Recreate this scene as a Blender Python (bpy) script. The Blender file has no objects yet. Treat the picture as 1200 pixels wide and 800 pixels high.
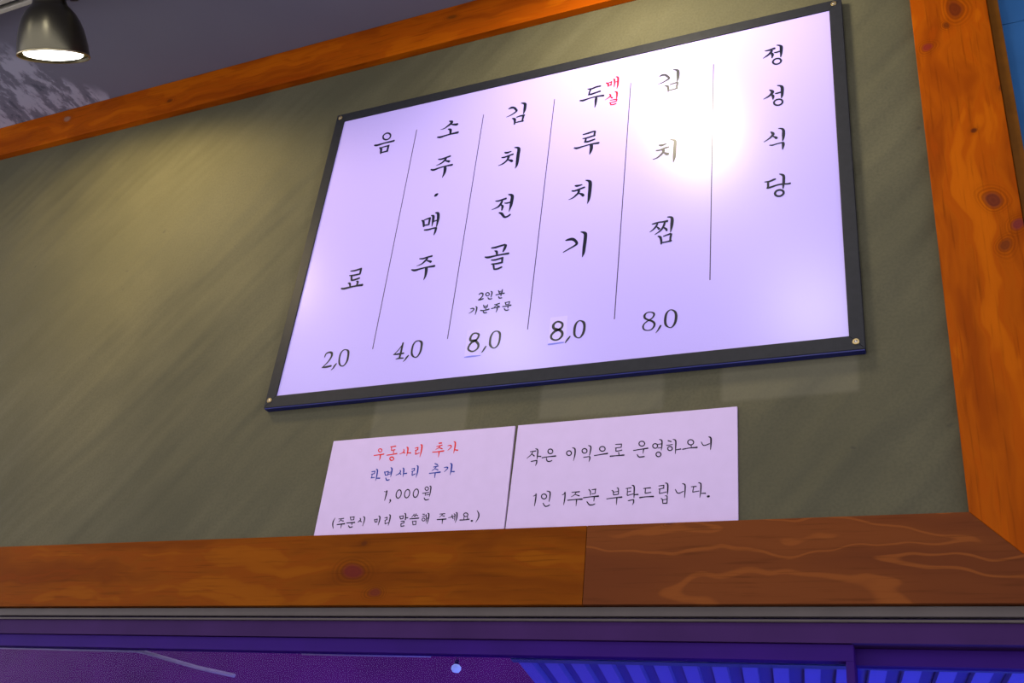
import bpy, bmesh, math, random
from mathutils import Vector, Matrix
random.seed(7)
S = bpy.context.scene
COL = S.collection

# ------------------------------------------------------------------ camera
# wall face is the plane y = 0, x runs to the right along it, z is up (metres)
cam_d = bpy.data.cameras.new('camera')
cam = bpy.data.objects.new('camera', cam_d); COL.objects.link(cam)
cam_d.sensor_width = 36.0
cam_d.lens = 35.386
cam_d.clip_start = 0.02
_yaw, _pitch, _roll = math.radians(26.99983), math.radians(28.86207), math.radians(-7.13691)
_R = (Matrix.Rotation(_yaw, 3, 'Z') @ Matrix.Rotation(_pitch, 3, 'X') @ Matrix.Rotation(_roll, 3, 'Y'))
_right, _fwd, _up = _R.col[0], _R.col[1], _R.col[2]
_M = Matrix((( _right.x, _up.x, -_fwd.x, 0.0), (_right.y, _up.y, -_fwd.y, -1.6), (_right.z, _up.z, -_fwd.z, 1.2), (0, 0, 0, 1)))
cam.matrix_world = _M
S.camera = cam

# ------------------------------------------------------------------ world, exposure
S.view_settings.view_transform = 'Standard'
S.view_settings.look = 'None'
S.view_settings.exposure = 0.0
S.view_settings.gamma = 1.0
S.view_settings.use_curve_mapping = False
W = bpy.data.worlds.new('room_ambient'); S.world = W
W.use_nodes = True
_bg = W.node_tree.nodes['Background']
_bg.inputs['Color'].default_value = (0.90, 0.88, 1.0, 1)
_bg.inputs['Strength'].default_value = 1.75

# ------------------------------------------------------------------ lamps of the room
def spot(name, loc, direction, power, size_deg, blend, radius, color):
    d = bpy.data.lights.new(name, 'SPOT')
    d.energy = power; d.spot_size = math.radians(size_deg); d.spot_blend = blend
    d.shadow_soft_size = radius; d.color = color
    o = bpy.data.objects.new(name, d); COL.objects.link(o)
    o.location = loc
    o.rotation_euler = Vector(direction).to_track_quat('-Z', 'Y').to_euler()
    return o
WARM = (1.0, 0.76, 0.34)
# second spotlight of the wall rail, and the row of spotlights on the rail behind the viewer
spot('wall_spotlight', (-0.555, -0.405, 3.025), (0.0, 0.66, -0.75), 24.0, 170, 0.6, 0.085, (1.0, 0.87, 0.60))
for _x, _p in ((-0.41, 17.0), (-1.52, 14.0), (-2.45, 6.0)):
    spot('room_spotlight', (_x, -1.42, 3.02), (0.02, 0.80, -0.62), _p, 95, 0.9, 0.08, (1.0, 0.95, 0.92))
# unseen blue and violet fill lights, added outside to colour the window
def area(name, loc, direction, power, sx, sy, color):
    d = bpy.data.lights.new(name, 'AREA'); d.shape = 'RECTANGLE'; d.size = sx; d.size_y = sy
    d.energy = power; d.color = color
    o = bpy.data.objects.new(name, d); COL.objects.link(o); o.location = loc
    o.rotation_euler = Vector(direction).to_track_quat('-Z', 'Y').to_euler()
area('outside_fill_blue', (0.1, 1.0, 0.3), (-0.35, -0.1, 1.0), 30.0, 0.9, 0.4, (0.10, 0.16, 1.0))
area('outside_fill_violet', (-1.9, 0.95, 0.5), (0.0, 0.75, 0.6), 60.0, 2.4, 0.3, (0.42, 0.05, 1.0))

# ------------------------------------------------------------------ helpers
def mat_new(name):
    m = bpy.data.materials.new(name); m.use_nodes = True
    nt = m.node_tree
    b = nt.nodes['Principled BSDF']
    return m, nt, b
def N(nt, kind, **kw):
    n = nt.nodes.new(kind)
    for k, v in kw.items(): setattr(n, k, v)
    return n
def flat(name, col, rough=0.5, metal=0.0, spec=0.5, grain=0.0, scale=60.0, bump=0.0):
    m, nt, b = mat_new(name)
    b.inputs['Roughness'].default_value = rough
    b.inputs['Metallic'].default_value = metal
    b.inputs['Specular IOR Level'].default_value = spec
    tc = N(nt, 'ShaderNodeTexCoord')
    no = N(nt, 'ShaderNodeTexNoise'); no.inputs['Scale'].default_value = scale; no.inputs['Detail'].default_value = 4
    nt.links.new(tc.outputs['Object'], no.inputs['Vector'])
    mx = N(nt, 'ShaderNodeMix', data_type='RGBA')
    mx.inputs['A'].default_value = (*[c * (1 - grain) for c in col], 1)
    mx.inputs['B'].default_value = (*[c * (1 + grain) for c in col], 1)
    nt.links.new(no.outputs['Fac'], mx.inputs['Factor'])
    nt.links.new(mx.outputs['Result'], b.inputs['Base Color'])
    if bump:
        bp = N(nt, 'ShaderNodeBump'); bp.inputs['Strength'].default_value = bump; bp.inputs['Distance'].default_value = 0.002
        nt.links.new(no.outputs['Fac'], bp.inputs['Height']); nt.links.new(bp.outputs['Normal'], b.inputs['Normal'])
    return m
def math_n(nt, op, a, b=None, clamp=False):
    n = N(nt, 'ShaderNodeMath', operation=op); n.use_clamp = clamp
    for i, v in enumerate((a, b)):
        if v is None: continue
        if isinstance(v, (int, float)): n.inputs[i].default_value = v
        else: nt.links.new(v, n.inputs[i])
    return n.outputs[0]
def mixc(nt, fac, a, b):
    n = N(nt, 'ShaderNodeMix', data_type='RGBA')
    for k, v in (('Factor', fac), ('A', a), ('B', b)):
        if isinstance(v, tuple): n.inputs[k].default_value = (*v, 1)
        elif isinstance(v, (int, float)): n.inputs[k].default_value = v
        else: nt.links.new(v, n.inputs[k])
    return n.outputs['Result']
def smooth(nt, v, lo, hi, out0=0.0, out1=1.0):
    n = N(nt, 'ShaderNodeMapRange', interpolation_type='SMOOTHSTEP')
    nt.links.new(v, n.inputs['Value'])
    n.inputs['From Min'].default_value = lo; n.inputs['From Max'].default_value = hi
    n.inputs['To Min'].default_value = out0; n.inputs['To Max'].default_value = out1
    return n.outputs['Result']

def link_mesh(name, bm, material, parent=None, smooth_shade=False):
    me = bpy.data.meshes.new(name); bm.normal_update(); bm.to_mesh(me); bm.free()
    if smooth_shade:
        for p in me.polygons: p.use_smooth = True
    o = bpy.data.objects.new(name, me); COL.objects.link(o)
    if material: me.materials.append(material)
    if parent: o.parent = parent
    return o
def empty(name, loc=(0, 0, 0)):
    o = bpy.data.objects.new(name, None); COL.objects.link(o); o.location = loc
    o.empty_display_size = 0.05
    return o
def tag(o, label=None, category=None, group=None, kind=None):
    if label: o['label'] = label
    if category: o['category'] = category
    if group: o['group'] = group
    if kind: o['kind'] = kind
    return o
def bm_box(bm, x0, x1, y0, y1, z0, z1):
    v = [bm.verts.new((x, y, z)) for x in (x0, x1) for y in (y0, y1) for z in (z0, z1)]
    for f in ((0, 1, 3, 2), (4, 6, 7, 5), (0, 4, 5, 1), (2, 3, 7, 6), (0, 2, 6, 4), (1, 5, 7, 3)):
        bm.faces.new([v[i] for i in f])
    return v
def box(name, x0, x1, y0, y1, z0, z1, material, parent=None, bevel=0.0):
    bm = bmesh.new(); bm_box(bm, x0, x1, y0, y1, z0, z1)
    bmesh.ops.recalc_face_normals(bm, faces=bm.faces)
    if bevel: bmesh.ops.bevel(bm, geom=list(bm.edges), offset=bevel, segments=2, affect='EDGES', profile=0.6)
    return link_mesh(name, bm, material, parent)
def prism(name, poly, y0, y1, material, parent=None, bevel=0.0):
    """polygon in (x, z) extruded from y0 (front) to y1 (back)"""
    bm = bmesh.new()
    a = [bm.verts.new((x, y0, z)) for x, z in poly]; b = [bm.verts.new((x, y1, z)) for x, z in poly]
    bm.faces.new(a); bm.faces.new(b[::-1])
    n = len(poly)
    for i in range(n): bm.faces.new((a[i], b[i], b[(i + 1) % n], a[(i + 1) % n]))
    bmesh.ops.recalc_face_normals(bm, faces=bm.faces)
    if bevel: bmesh.ops.bevel(bm, geom=list(bm.edges), offset=bevel, segments=2, affect='EDGES', profile=0.6)
    return link_mesh(name, bm, material, parent)
def lathe(bm, prof, seg=40, mat=Matrix.Identity(4)):
    """prof: list of (radius, height); closed where the radius is 0"""
    rings = []
    for r, h in prof:
        if r < 1e-6: rings.append([bm.verts.new(mat @ Vector((0, 0, h)))])
        else: rings.append([bm.verts.new(mat @ Vector((r * math.cos(2 * math.pi * k / seg), r * math.sin(2 * math.pi * k / seg), h))) for k in range(seg)])
    for A, B in zip(rings, rings[1:]):
        for k in range(seg):
            k2 = (k + 1) % seg
            if len(A) == 1 and len(B) == 1: continue
            if len(A) == 1: bm.faces.new((A[0], B[k], B[k2]))
            elif len(B) == 1: bm.faces.new((A[k], B[0], A[k2]))
            else: bm.faces.new((A[k], B[k], B[k2], A[k2]))
def tube(bm, pts, r, seg=10):
    pts = [Vector(p) for p in pts]; rings = []
    for i, p in enumerate(pts):
        t = (pts[min(i + 1, len(pts) - 1)] - pts[max(i - 1, 0)]).normalized()
        q = t.to_track_quat('Z', 'Y')
        rings.append([bm.verts.new(p + q @ Vector((r * math.cos(2 * math.pi * k / seg), r * math.sin(2 * math.pi * k / seg), 0))) for k in range(seg)])
    for A, B in zip(rings, rings[1:]):
        for k in range(seg): bm.faces.new((A[k], A[(k + 1) % seg], B[(k + 1) % seg], B[k]))
    bm.faces.new(rings[0][::-1]); bm.faces.new(rings[-1])

# ------------------------------------------------------------------ materials
def wall_material():
    m, nt, b = mat_new('olive_plaster')
    tc = N(nt, 'ShaderNodeTexCoord')
    n1 = N(nt, 'ShaderNodeTexNoise'); n1.inputs['Scale'].default_value = 2.2; n1.inputs['Detail'].default_value = 6; n1.inputs['Roughness'].default_value = 0.6
    n2 = N(nt, 'ShaderNodeTexNoise'); n2.inputs['Scale'].default_value = 190; n2.inputs['Detail'].default_value = 3
    n3 = N(nt, 'ShaderNodeTexNoise'); n3.inputs['Scale'].default_value = 26; n3.inputs['Detail'].default_value = 2
    for n in (n1, n2, n3): nt.links.new(tc.outputs['Object'], n.inputs['Vector'])
    base = mixc(nt, smooth(nt, n1.outputs['Fac'], 0.3, 0.7), (0.066, 0.062, 0.034), (0.090, 0.083, 0.046))
    base = mixc(nt, math_n(nt, 'MULTIPLY', smooth(nt, n2.outputs['Fac'], 0.35, 0.7), 0.35), base, (0.048, 0.045, 0.025))
    dots = smooth(nt, n3.outputs['Fac'], 0.72, 0.78)
    base = mixc(nt, math_n(nt, 'MULTIPLY', dots, 0.5), base, (0.03, 0.027, 0.02))
    # rectangles of reflected light below the menu board, painted into the wall colour
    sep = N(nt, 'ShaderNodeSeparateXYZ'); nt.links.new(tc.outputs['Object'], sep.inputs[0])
    bounce_light = None
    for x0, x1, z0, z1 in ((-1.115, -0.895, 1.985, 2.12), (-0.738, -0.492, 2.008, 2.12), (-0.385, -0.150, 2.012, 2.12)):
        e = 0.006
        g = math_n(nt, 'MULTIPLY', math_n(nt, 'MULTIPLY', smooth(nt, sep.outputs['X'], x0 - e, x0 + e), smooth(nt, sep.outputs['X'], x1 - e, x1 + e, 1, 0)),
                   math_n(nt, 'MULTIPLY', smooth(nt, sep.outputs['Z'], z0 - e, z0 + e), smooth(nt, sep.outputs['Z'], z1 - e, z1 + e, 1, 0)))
        bounce_light = g if bounce_light is None else math_n(nt, 'MAXIMUM', bounce_light, g)
    base = mixc(nt, math_n(nt, 'MULTIPLY', bounce_light, 0.45), base, (0.135, 0.125, 0.082))
    nt.links.new(base, b.inputs['Base Color'])
    b.inputs['Roughness'].default_value = 0.75
    b.inputs['Specular IOR Level'].default_value = 0.25
    # trowelled relief: long soft diagonal strokes and fine sand
    mp = N(nt, 'ShaderNodeMapping', vector_type='TEXTURE'); mp.inputs['Rotation'].default_value = (0, math.radians(-48), 0); mp.inputs['Scale'].default_value = (0.75, 1, 0.16)
    nt.links.new(tc.outputs['Object'], mp.inputs['Vector'])
    n4 = N(nt, 'ShaderNodeTexNoise'); n4.inputs['Scale'].default_value = 1.3; n4.inputs['Detail'].default_value = 2
    nt.links.new(mp.outputs['Vector'], n4.inputs['Vector'])
    b1 = N(nt, 'ShaderNodeBump'); b1.inputs['Strength'].default_value = 0.8; b1.inputs['Distance'].default_value = 0.035
    nt.links.new(n4.outputs['Fac'], b1.inputs['Height'])
    b2 = N(nt, 'ShaderNodeBump'); b2.inputs['Strength'].default_value = 0.25; b2.inputs['Distance'].default_value = 0.001
    nt.links.new(n2.outputs['Fac'], b2.inputs['Height']); nt.links.new(b1.outputs['Normal'], b2.inputs['Normal'])
    nt.links.new(b2.outputs['Normal'], b.inputs['Normal'])
    return m

def wood_material(name, axis, dark, light, streak, knots=(), seed=0.0, cathedral=0.5, rough=0.5, rings=26.0, edge=0.35, det=3):
    """axis 'X' or 'Z' = grain direction; knots: (x, z, radius, colour)"""
    m, nt, b = mat_new(name)
    tc = N(nt, 'ShaderNodeTexCoord')
    mp = N(nt, 'ShaderNodeMapping'); mp.inputs['Location'].default_value = (seed, seed * 0.7, seed * 1.3)
    mp.inputs['Scale'].default_value = (0.9, 8, 9) if axis == 'X' else (9, 8, 0.9)
    # warp around knots: bend the coordinates with low frequency noise
    wn = N(nt, 'ShaderNodeTexNoise'); wn.inputs['Scale'].default_value = 5.0; wn.inputs['Detail'].default_value = 2
    nt.links.new(tc.outputs['Object'], wn.inputs['Vector'])
    sub = N(nt, 'ShaderNodeVectorMath', operation='SUBTRACT'); nt.links.new(wn.outputs['Color'], sub.inputs[0]); sub.inputs[1].default_value = (0.5, 0.5, 0.5)
    scl = N(nt, 'ShaderNodeVectorMath', operation='SCALE'); nt.links.new(sub.outputs[0], scl.inputs[0]); scl.inputs['Scale'].default_value = 0.10
    add = N(nt, 'ShaderNodeVectorMath', operation='ADD'); nt.links.new(tc.outputs['Object'], add.inputs[0]); nt.links.new(scl.outputs[0], add.inputs[1])
    nt.links.new(add.outputs[0], mp.inputs['Vector'])
    broad = N(nt, 'ShaderNodeTexNoise'); broad.inputs['Scale'].default_value = 2.2; broad.inputs['Detail'].default_value = det
    nt.links.new(mp.outputs['Vector'], broad.inputs['Vector'])
    ring = math_n(nt, 'SINE', math_n(nt, 'MULTIPLY', broad.outputs['Fac'], rings))
    ring = smooth(nt, ring, edge, 1.0)
    fine = N(nt, 'ShaderNodeTexNoise'); fine.inputs['Scale'].default_value = 16; fine.inputs['Detail'].default_value = 5
    mp2 = N(nt, 'ShaderNodeMapping'); mp2.inputs['Scale'].default_value = (0.5, 6, 12) if axis == 'X' else (12, 6, 0.5)
    nt.links.new(tc.outputs['Object'], mp2.inputs['Vector']); nt.links.new(mp2.outputs['Vector'], fine.inputs['Vector'])
    col = mixc(nt, smooth(nt, broad.outputs['Fac'], 0.30, 0.70), dark, light)
    col = mixc(nt, math_n(nt, 'MULTIPLY', ring, cathedral), col, streak)
    col = mixc(nt, math_n(nt, 'MULTIPLY', smooth(nt, fine.outputs['Fac'], 0.52, 0.75), 0.45), col, tuple(c * 0.45 for c in dark))
    sep = N(nt, 'ShaderNodeSeparateXYZ'); nt.links.new(add.outputs[0], sep.inputs[0])
    for kx, kz, r, kc in knots:
        dx = math_n(nt, 'SUBTRACT', sep.outputs['X'], kx); dz = math_n(nt, 'SUBTRACT', sep.outputs['Z'], kz)
        if axis == 'X': dx = math_n(nt, 'MULTIPLY', dx, 0.7)
        else: dz = math_n(nt, 'MULTIPLY', dz, 0.7)
        d = math_n(nt, 'SQRT', math_n(nt, 'ADD', math_n(nt, 'MULTIPLY', dx, dx), math_n(nt, 'MULTIPLY', dz, dz)))
        w = math_n(nt, 'MULTIPLY', math_n(nt, 'ADD', math_n(nt, 'SINE', math_n(nt, 'MULTIPLY', d, 16.0 / r)), 1.0), 0.5)
        halo = math_n(nt, 'MULTIPLY', smooth(nt, d, r * 0.8, r * 2.4, 1, 0), math_n(nt, 'MULTIPLY', w, 0.55))
        col = mixc(nt, halo, col, tuple(c * 0.6 for c in dark))
        col = mixc(nt, smooth(nt, d, r * 0.45, r * 1.05, 0.85, 0), col, kc)
    nt.links.new(col, b.inputs['Base Color'])
    b.inputs['Roughness'].default_value = rough
    b.inputs['Specular IOR Level'].default_value = 0.03
    bp = N(nt, 'ShaderNodeBump'); bp.inputs['Strength'].default_value = 0.15; bp.inputs['Distance'].default_value = 0.001
    nt.links.new(fine.outputs['Fac'], bp.inputs['Height']); nt.links.new(bp.outputs['Normal'], b.inputs['Normal'])
    return m

def ceiling_material():
    m, nt, b = mat_new('peeling_slate_paint')
    tc = N(nt, 'ShaderNodeTexCoord')
    n1 = N(nt, 'ShaderNodeTexNoise'); n1.inputs['Scale'].default_value = 3; n1.inputs['Detail'].default_value = 5
    n2 = N(nt, 'ShaderNodeTexNoise'); n2.inputs['Scale'].default_value = 20; n2.inputs['Detail'].default_value = 8; n2.inputs['Roughness'].default_value = 0.62; n2.inputs['Distortion'].default_value = 0.2
    n3 = N(nt, 'ShaderNodeTexNoise'); n3.inputs['Scale'].default_value = 6; n3.inputs['Detail'].default_value = 3
    for n in (n1, n3): nt.links.new(tc.outputs['Object'], n.inputs['Vector'])
    mpf = N(nt, 'ShaderNodeMapping'); mpf.inputs['Rotation'].default_value = (0, 0, math.radians(35)); mpf.inputs['Scale'].default_value = (1.0, 0.55, 1.0)
    nt.links.new(tc.outputs['Object'], mpf.inputs['Vector']); nt.links.new(mpf.outputs['Vector'], n2.inputs['Vector'])
    base = mixc(nt, n1.outputs['Fac'], (0.125, 0.118, 0.172), (0.150, 0.144, 0.188))
    # one flaked area beside the rail where pale primer shows through
    sep = N(nt, 'ShaderNodeSeparateXYZ'); nt.links.new(tc.outputs['Object'], sep.inputs[0])
    d = math_n(nt, 'ADD', math_n(nt, 'SUBTRACT', sep.outputs['X'], math_n(nt, 'MULTIPLY', sep.outputs['Y'], 0.45)), 2.28)
    d = math_n(nt, 'ADD', d, math_n(nt, 'MULTIPLY', math_n(nt, 'SUBTRACT', n3.outputs['Fac'], 0.5), 0.30))
    area_ = smooth(nt, d, -0.05, 0.02, 1, 0)
    flakes = math_n(nt, 'MULTIPLY', area_, smooth(nt, n2.outputs['Fac'], 0.46, 0.56))
    col = mixc(nt, flakes, base, (0.34, 0.33, 0.42))
    deep = math_n(nt, 'MULTIPLY', area_, smooth(nt, n2.outputs['Fac'], 0.36, 0.40, 1, 0))
    col = mixc(nt, deep, col, (0.075, 0.080, 0.115))
    nt.links.new(col, b.inputs['Base Color']); b.inputs['Roughness'].default_value = 0.8
    bp = N(nt, 'ShaderNodeBump'); bp.inputs['Strength'].default_value = 0.4; bp.inputs['Distance'].default_value = 0.002
    nt.links.new(flakes, bp.inputs['Height']); nt.links.new(bp.outputs['Normal'], b.inputs['Normal'])
    return m

ORANGE_D, ORANGE_L, ORANGE_S = (0.215, 0.037, 0.0012), (0.385, 0.084, 0.0015), (0.28, 0.046, 0.001)
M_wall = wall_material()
M_ceil = ceiling_material()
M_wood_top = wood_material('stained_pine_top', 'X', ORANGE_D, ORANGE_L, ORANGE_S, [(-2.47, 3.20, 0.013, (0.22, 0.12, 0.08)), (-2.03, 3.155, 0.008, (0.10, 0.02, 0.004)), (-1.10, 3.19, 0.010, (0.12, 0.03, 0.003))], 1.7)
M_wood_right = wood_material('stained_pine_right', 'Z', ORANGE_D, ORANGE_L, ORANGE_S,
    [(0.066, 2.824, 0.018, (0.10, 0.016, 0.004)), (0.044, 2.785, 0.008, (0.11, 0.022, 0.003)), (0.078, 2.513, 0.006, (0.06, 0.012, 0.004)), (0.124, 2.609, 0.006, (0.12, 0.025, 0.004)),
     (0.091, 2.355, 0.011, (0.09, 0.018, 0.010)), (0.121, 2.289, 0.012, (0.13, 0.02, 0.02)), (0.108, 2.245, 0.012, (0.12, 0.025, 0.006)), (0.022, 2.725, 0.011, (0.17, 0.018, 0.012))], 4.1)
M_wood_bl = wood_material('stained_pine_lower', 'X', (0.125, 0.028, 0.0015), (0.205, 0.055, 0.002), (0.160, 0.032, 0.0015),
    [(-1.097, 1.709, 0.019, (0.105, 0.014, 0.012)), (-1.040, 1.665, 0.011, (0.11, 0.020, 0.010)), (-1.066, 1.768, 0.006, (0.08, 0.02, 0.004))], 7.7)
M_wood_br = wood_material('stained_pine_lower_dark', 'X', (0.108, 0.029, 0.009), (0.140, 0.039, 0.010), (0.195, 0.056, 0.012), [(-0.462, 1.773, 0.005, (0.08, 0.02, 0.01))], 12.3, cathedral=0.8, rings=26.0, edge=0.75, det=0)
M_batten = flat('dark_stained_batten', (0.110, 0.038, 0.003), 0.5, 0.0, 0.1, grain=0.3, scale=40)

# ------------------------------------------------------------------ the room shell
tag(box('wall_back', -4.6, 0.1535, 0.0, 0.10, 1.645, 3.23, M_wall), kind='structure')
tag(box('ceiling', -4.6, 2.2, -4.2, 0.14, 3.23, 3.29, M_ceil), kind='structure')
M_blue = flat('blue_painted_panel', (0.030, 0.118, 0.290), 0.55, 0.0, 0.1, grain=0.35, scale=6)
wr = tag(empty('wall_right', (0.1545, 0.03, 0)), kind='structure')
for z0, z1 in ((1.645, 2.8042), (2.8055, 3.23)):
    box('panel', 0.0, 1.9, 0.0, 0.06, z0, z1, M_blue, wr, bevel=0.0015)
M_floor = flat('grey_floor', (0.10, 0.09, 0.10), 0.6, grain=0.2, scale=3)
tag(box('floor', -4.6, 2.2, -4.2, 2.6, -0.06, 0.0, M_floor), kind='structure')
tag(box('wall_lower', -4.6, 2.06, 0.0, 0.10, 0.0, 1.0, M_wall), kind='structure')

# wooden frame around the plaster field: mitred planks 2 cm proud of the wall
YF = -0.020
trim = tag(empty('trim_1'), kind='structure')
prism('plank', [(-4.6, 3.100), (-0.003, 3.100), (0.1335, 3.229), (-4.6, 3.229)], YF, 0.0, M_wood_top, trim, 0.0012)
prism('plank', [(-0.003, 1.784), (0.1335, 1.645), (0.1335, 3.229), (-0.003, 3.100)], YF, 0.0, M_wood_right, trim, 0.0012)
prism('plank', [(-4.6, 1.645), (-0.6125, 1.645), (-0.6145, 1.784), (-4.6, 1.784)], YF, 0.0, M_wood_bl, trim, 0.0012)
prism('plank', [(-0.6118, 1.645), (0.1335, 1.645), (-0.003, 1.784), (-0.6138, 1.784)], YF, 0.0, M_wood_br, trim, 0.0012)
tag(box('trim_2', 0.1345, 0.1540, -0.012, 0.02, 1.645, 3.229, M_batten, None, 0.001), kind='structure')

# ------------------------------------------------------------------ window below the frame
M_alu = flat('dull_aluminium', (0.086, 0.070, 0.062), 0.45, 0.0, 0.2, grain=0.25, scale=14)
M_violet = flat('violet_grey_frame', (0.040, 0.012, 0.078), 0.6, 0.0, 0.1, grain=0.3, scale=9)
M_violet_d = flat('deep_violet_sash', (0.026, 0.003, 0.125), 0.55, 0.0, 0.1, grain=0.3, scale=7)
win = tag(empty('window_1'), kind='structure')
box('head_flange', -4.6, 2.0, -0.010, 0.060, 1.6285, 1.6440, M_alu, win, 0.0008)
box('head_groove', -4.6, 2.0, 0.004, 0.060, 1.6255, 1.6285, M_violet_d, win)
box('head_lip', -4.6, 2.0, -0.006, 0.060, 1.6215, 1.6255, M_alu, win, 0.0006)
box('head_panel', -4.6, 2.0, 0.000, 0.060, 1.5915, 1.6215, M_violet, win)
g_m, g_nt, g_b = mat_new('window_glass')
g_nt.nodes.remove(g_b)
_o = g_nt.nodes['Material Output']
_t = N(g_nt, 'ShaderNodeBsdfTransparent'); _t.inputs['Color'].default_value = (0.86, 0.84, 0.95, 1)
_g = N(g_nt, 'ShaderNodeBsdfGlossy'); _g.inputs['Roughness'].default_value = 0.03
_f = N(g_nt, 'ShaderNodeFresnel'); _f.inputs['IOR'].default_value = 1.12
_mx = N(g_nt, 'ShaderNodeMixShader')
g_nt.links.new(_f.outputs[0], _mx.inputs[0]); g_nt.links.new(_t.outputs[0], _mx.inputs[1]); g_nt.links.new(_g.outputs[0], _mx.inputs[2])
g_nt.links.new(_mx.outputs[0], _o.inputs['Surface'])
def sash(x0, x1, y):
    s = empty('sash', (0, 0, 0)); s.parent = win
    box('top_rail', x0, x1, y, y + 0.022, 1.5660, 1.5910, M_violet_d, s, 0.0008)
    box('bottom_rail', x0, x1, y, y + 0.022, 1.0, 1.040, M_violet_d, s, 0.0008)
    box('stile', x0, x0 + 0.012, y, y + 0.022, 1.040, 1.566, M_violet_d, s, 0.0008)
    box('stile', x1 - 0.012, x1, y, y + 0.022, 1.040, 1.566, M_violet_d, s, 0.0008)
    box('pane', x0 + 0.012, x1 - 0.012, y + 0.009, y + 0.013, 1.040, 1.566, g_m, s)
sash(-4.5, -0.183, 0.006)
sash(-0.196, 1.95, 0.032)

# ------------------------------------------------------------------ seen through the glass
M_ext = flat('violet_street_wall', (0.066, 0.004, 0.088), 0.8, 0.0, 0.1, grain=0.35, scale=5)
tag(box('wall_outside', -9.0, 5.0, 1.90, 2.0, 0.0, 4.5, M_ext), kind='structure')
M_awn = flat('blue_corrugated_sheet', (0.12, 0.12, 0.50), 0.5, 0.0, 0.15, grain=0.15, scale=30)
M_awn_d = flat('blue_awning_gap', (0.050, 0.036, 0.25), 0.6, 0.0, 0.1, grain=0.15, scale=30)
AWN = empty('slatted_panel', (-0.80, 0.16, 1.588))
tag(AWN, 'blue slatted panel seen through the glass under the wooden frame', 'panel')
DX, DY, DZ = -0.163, 1.0, -0.062       # run of one slat, outwards and slightly down
def slab(name, x0, x1, y0, y1, z0, z1, material, parent):
    bm = bmesh.new(); vs = bm_box(bm, x0, x1, y0, y1, z0, z1)
    for v in vs: v.co = Vector((v.co.x + v.co.y * DX, v.co.y, v.co.z + v.co.y * DZ))
    bmesh.ops.recalc_face_normals(bm, faces=bm.faces)
    return link_mesh(name, bm, material, parent)
slab('backing', -0.01, 1.30, 0.0, 0.95, 0.014, 0.018, M_awn_d, AWN)
_slat = slab('slat', 0.0, 0.026, 0.0, 0.95, 0.0, 0.013, M_awn, AWN)
for k in range(1, 25):
    c = _slat.copy(); COL.objects.link(c); c.parent = AWN; c.location = (0.052 * k, 0, 0)
slab('edge_bar', -0.01, 1.30, -0.022, -0.002, -0.001, 0.030, flat('teal_awning_bar', (0.030, 0.055, 0.20), 0.5, 0.0, 0.15, grain=0.2, scale=12), AWN)
M_pane_glint = flat('pale_pane_glint', (0.42, 0.34, 0.50), 0.5, grain=0.2)  # light reflected in the glass, modelled as pale tubes behind it
bm = bmesh.new(); tube(bm, [(-2.30, 0.10, 1.5850), (-1.68, 0.10, 1.5820), (-1.655, 0.10, 1.5790), (-1.50, 0.10, 1.5500), (-1.40, 0.10, 1.5360)], 0.0040)
tag(link_mesh('bent_glint', bm, M_pane_glint, None, True), 'thin pale bent line of reflected light in the glass at the left', 'reflection')
bm = bmesh.new(); tube(bm, [(-1.245, 0.10, 1.5845), (-1.10, 0.10, 1.5845), (-0.955, 0.10, 1.5850)], 0.0045)
tag(link_mesh('short_glint', bm, M_pane_glint, None, True), 'short pale horizontal line of reflected light in the glass left of the blue slats', 'glint')
M_bulb_out, nt_, b_ = mat_new('pale_blue_bulb')
b_.inputs['Base Color'].default_value = (0.3, 0.4, 0.7, 1); b_.inputs['Emission Color'].default_value = (0.25, 0.36, 0.95, 1); b_.inputs['Emission Strength'].default_value = 0.7
LT = tag(empty('string_bulb', (-0.918, 0.14, 1.569)), 'tiny pale blue bulb glowing behind the glass', 'bulb')
bm = bmesh.new(); lathe(bm, [(0, -0.007), (0.006, -0.006), (0.0095, -0.001), (0.009, 0.004), (0.005, 0.008), (0, 0.009)], 16); link_mesh('globe', bm, M_bulb_out, LT, True)
bm = bmesh.new(); lathe(bm, [(0, 0.007), (0.0045, 0.007), (0.0045, 0.016), (0, 0.016)], 12); link_mesh('socket', bm, M_violet_d, LT)
bm = bmesh.new(); tube(bm, [(0, 0, 0.015), (0, 0, 0.06)], 0.0012, 6); link_mesh('cord', bm, M_violet_d, LT)

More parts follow.
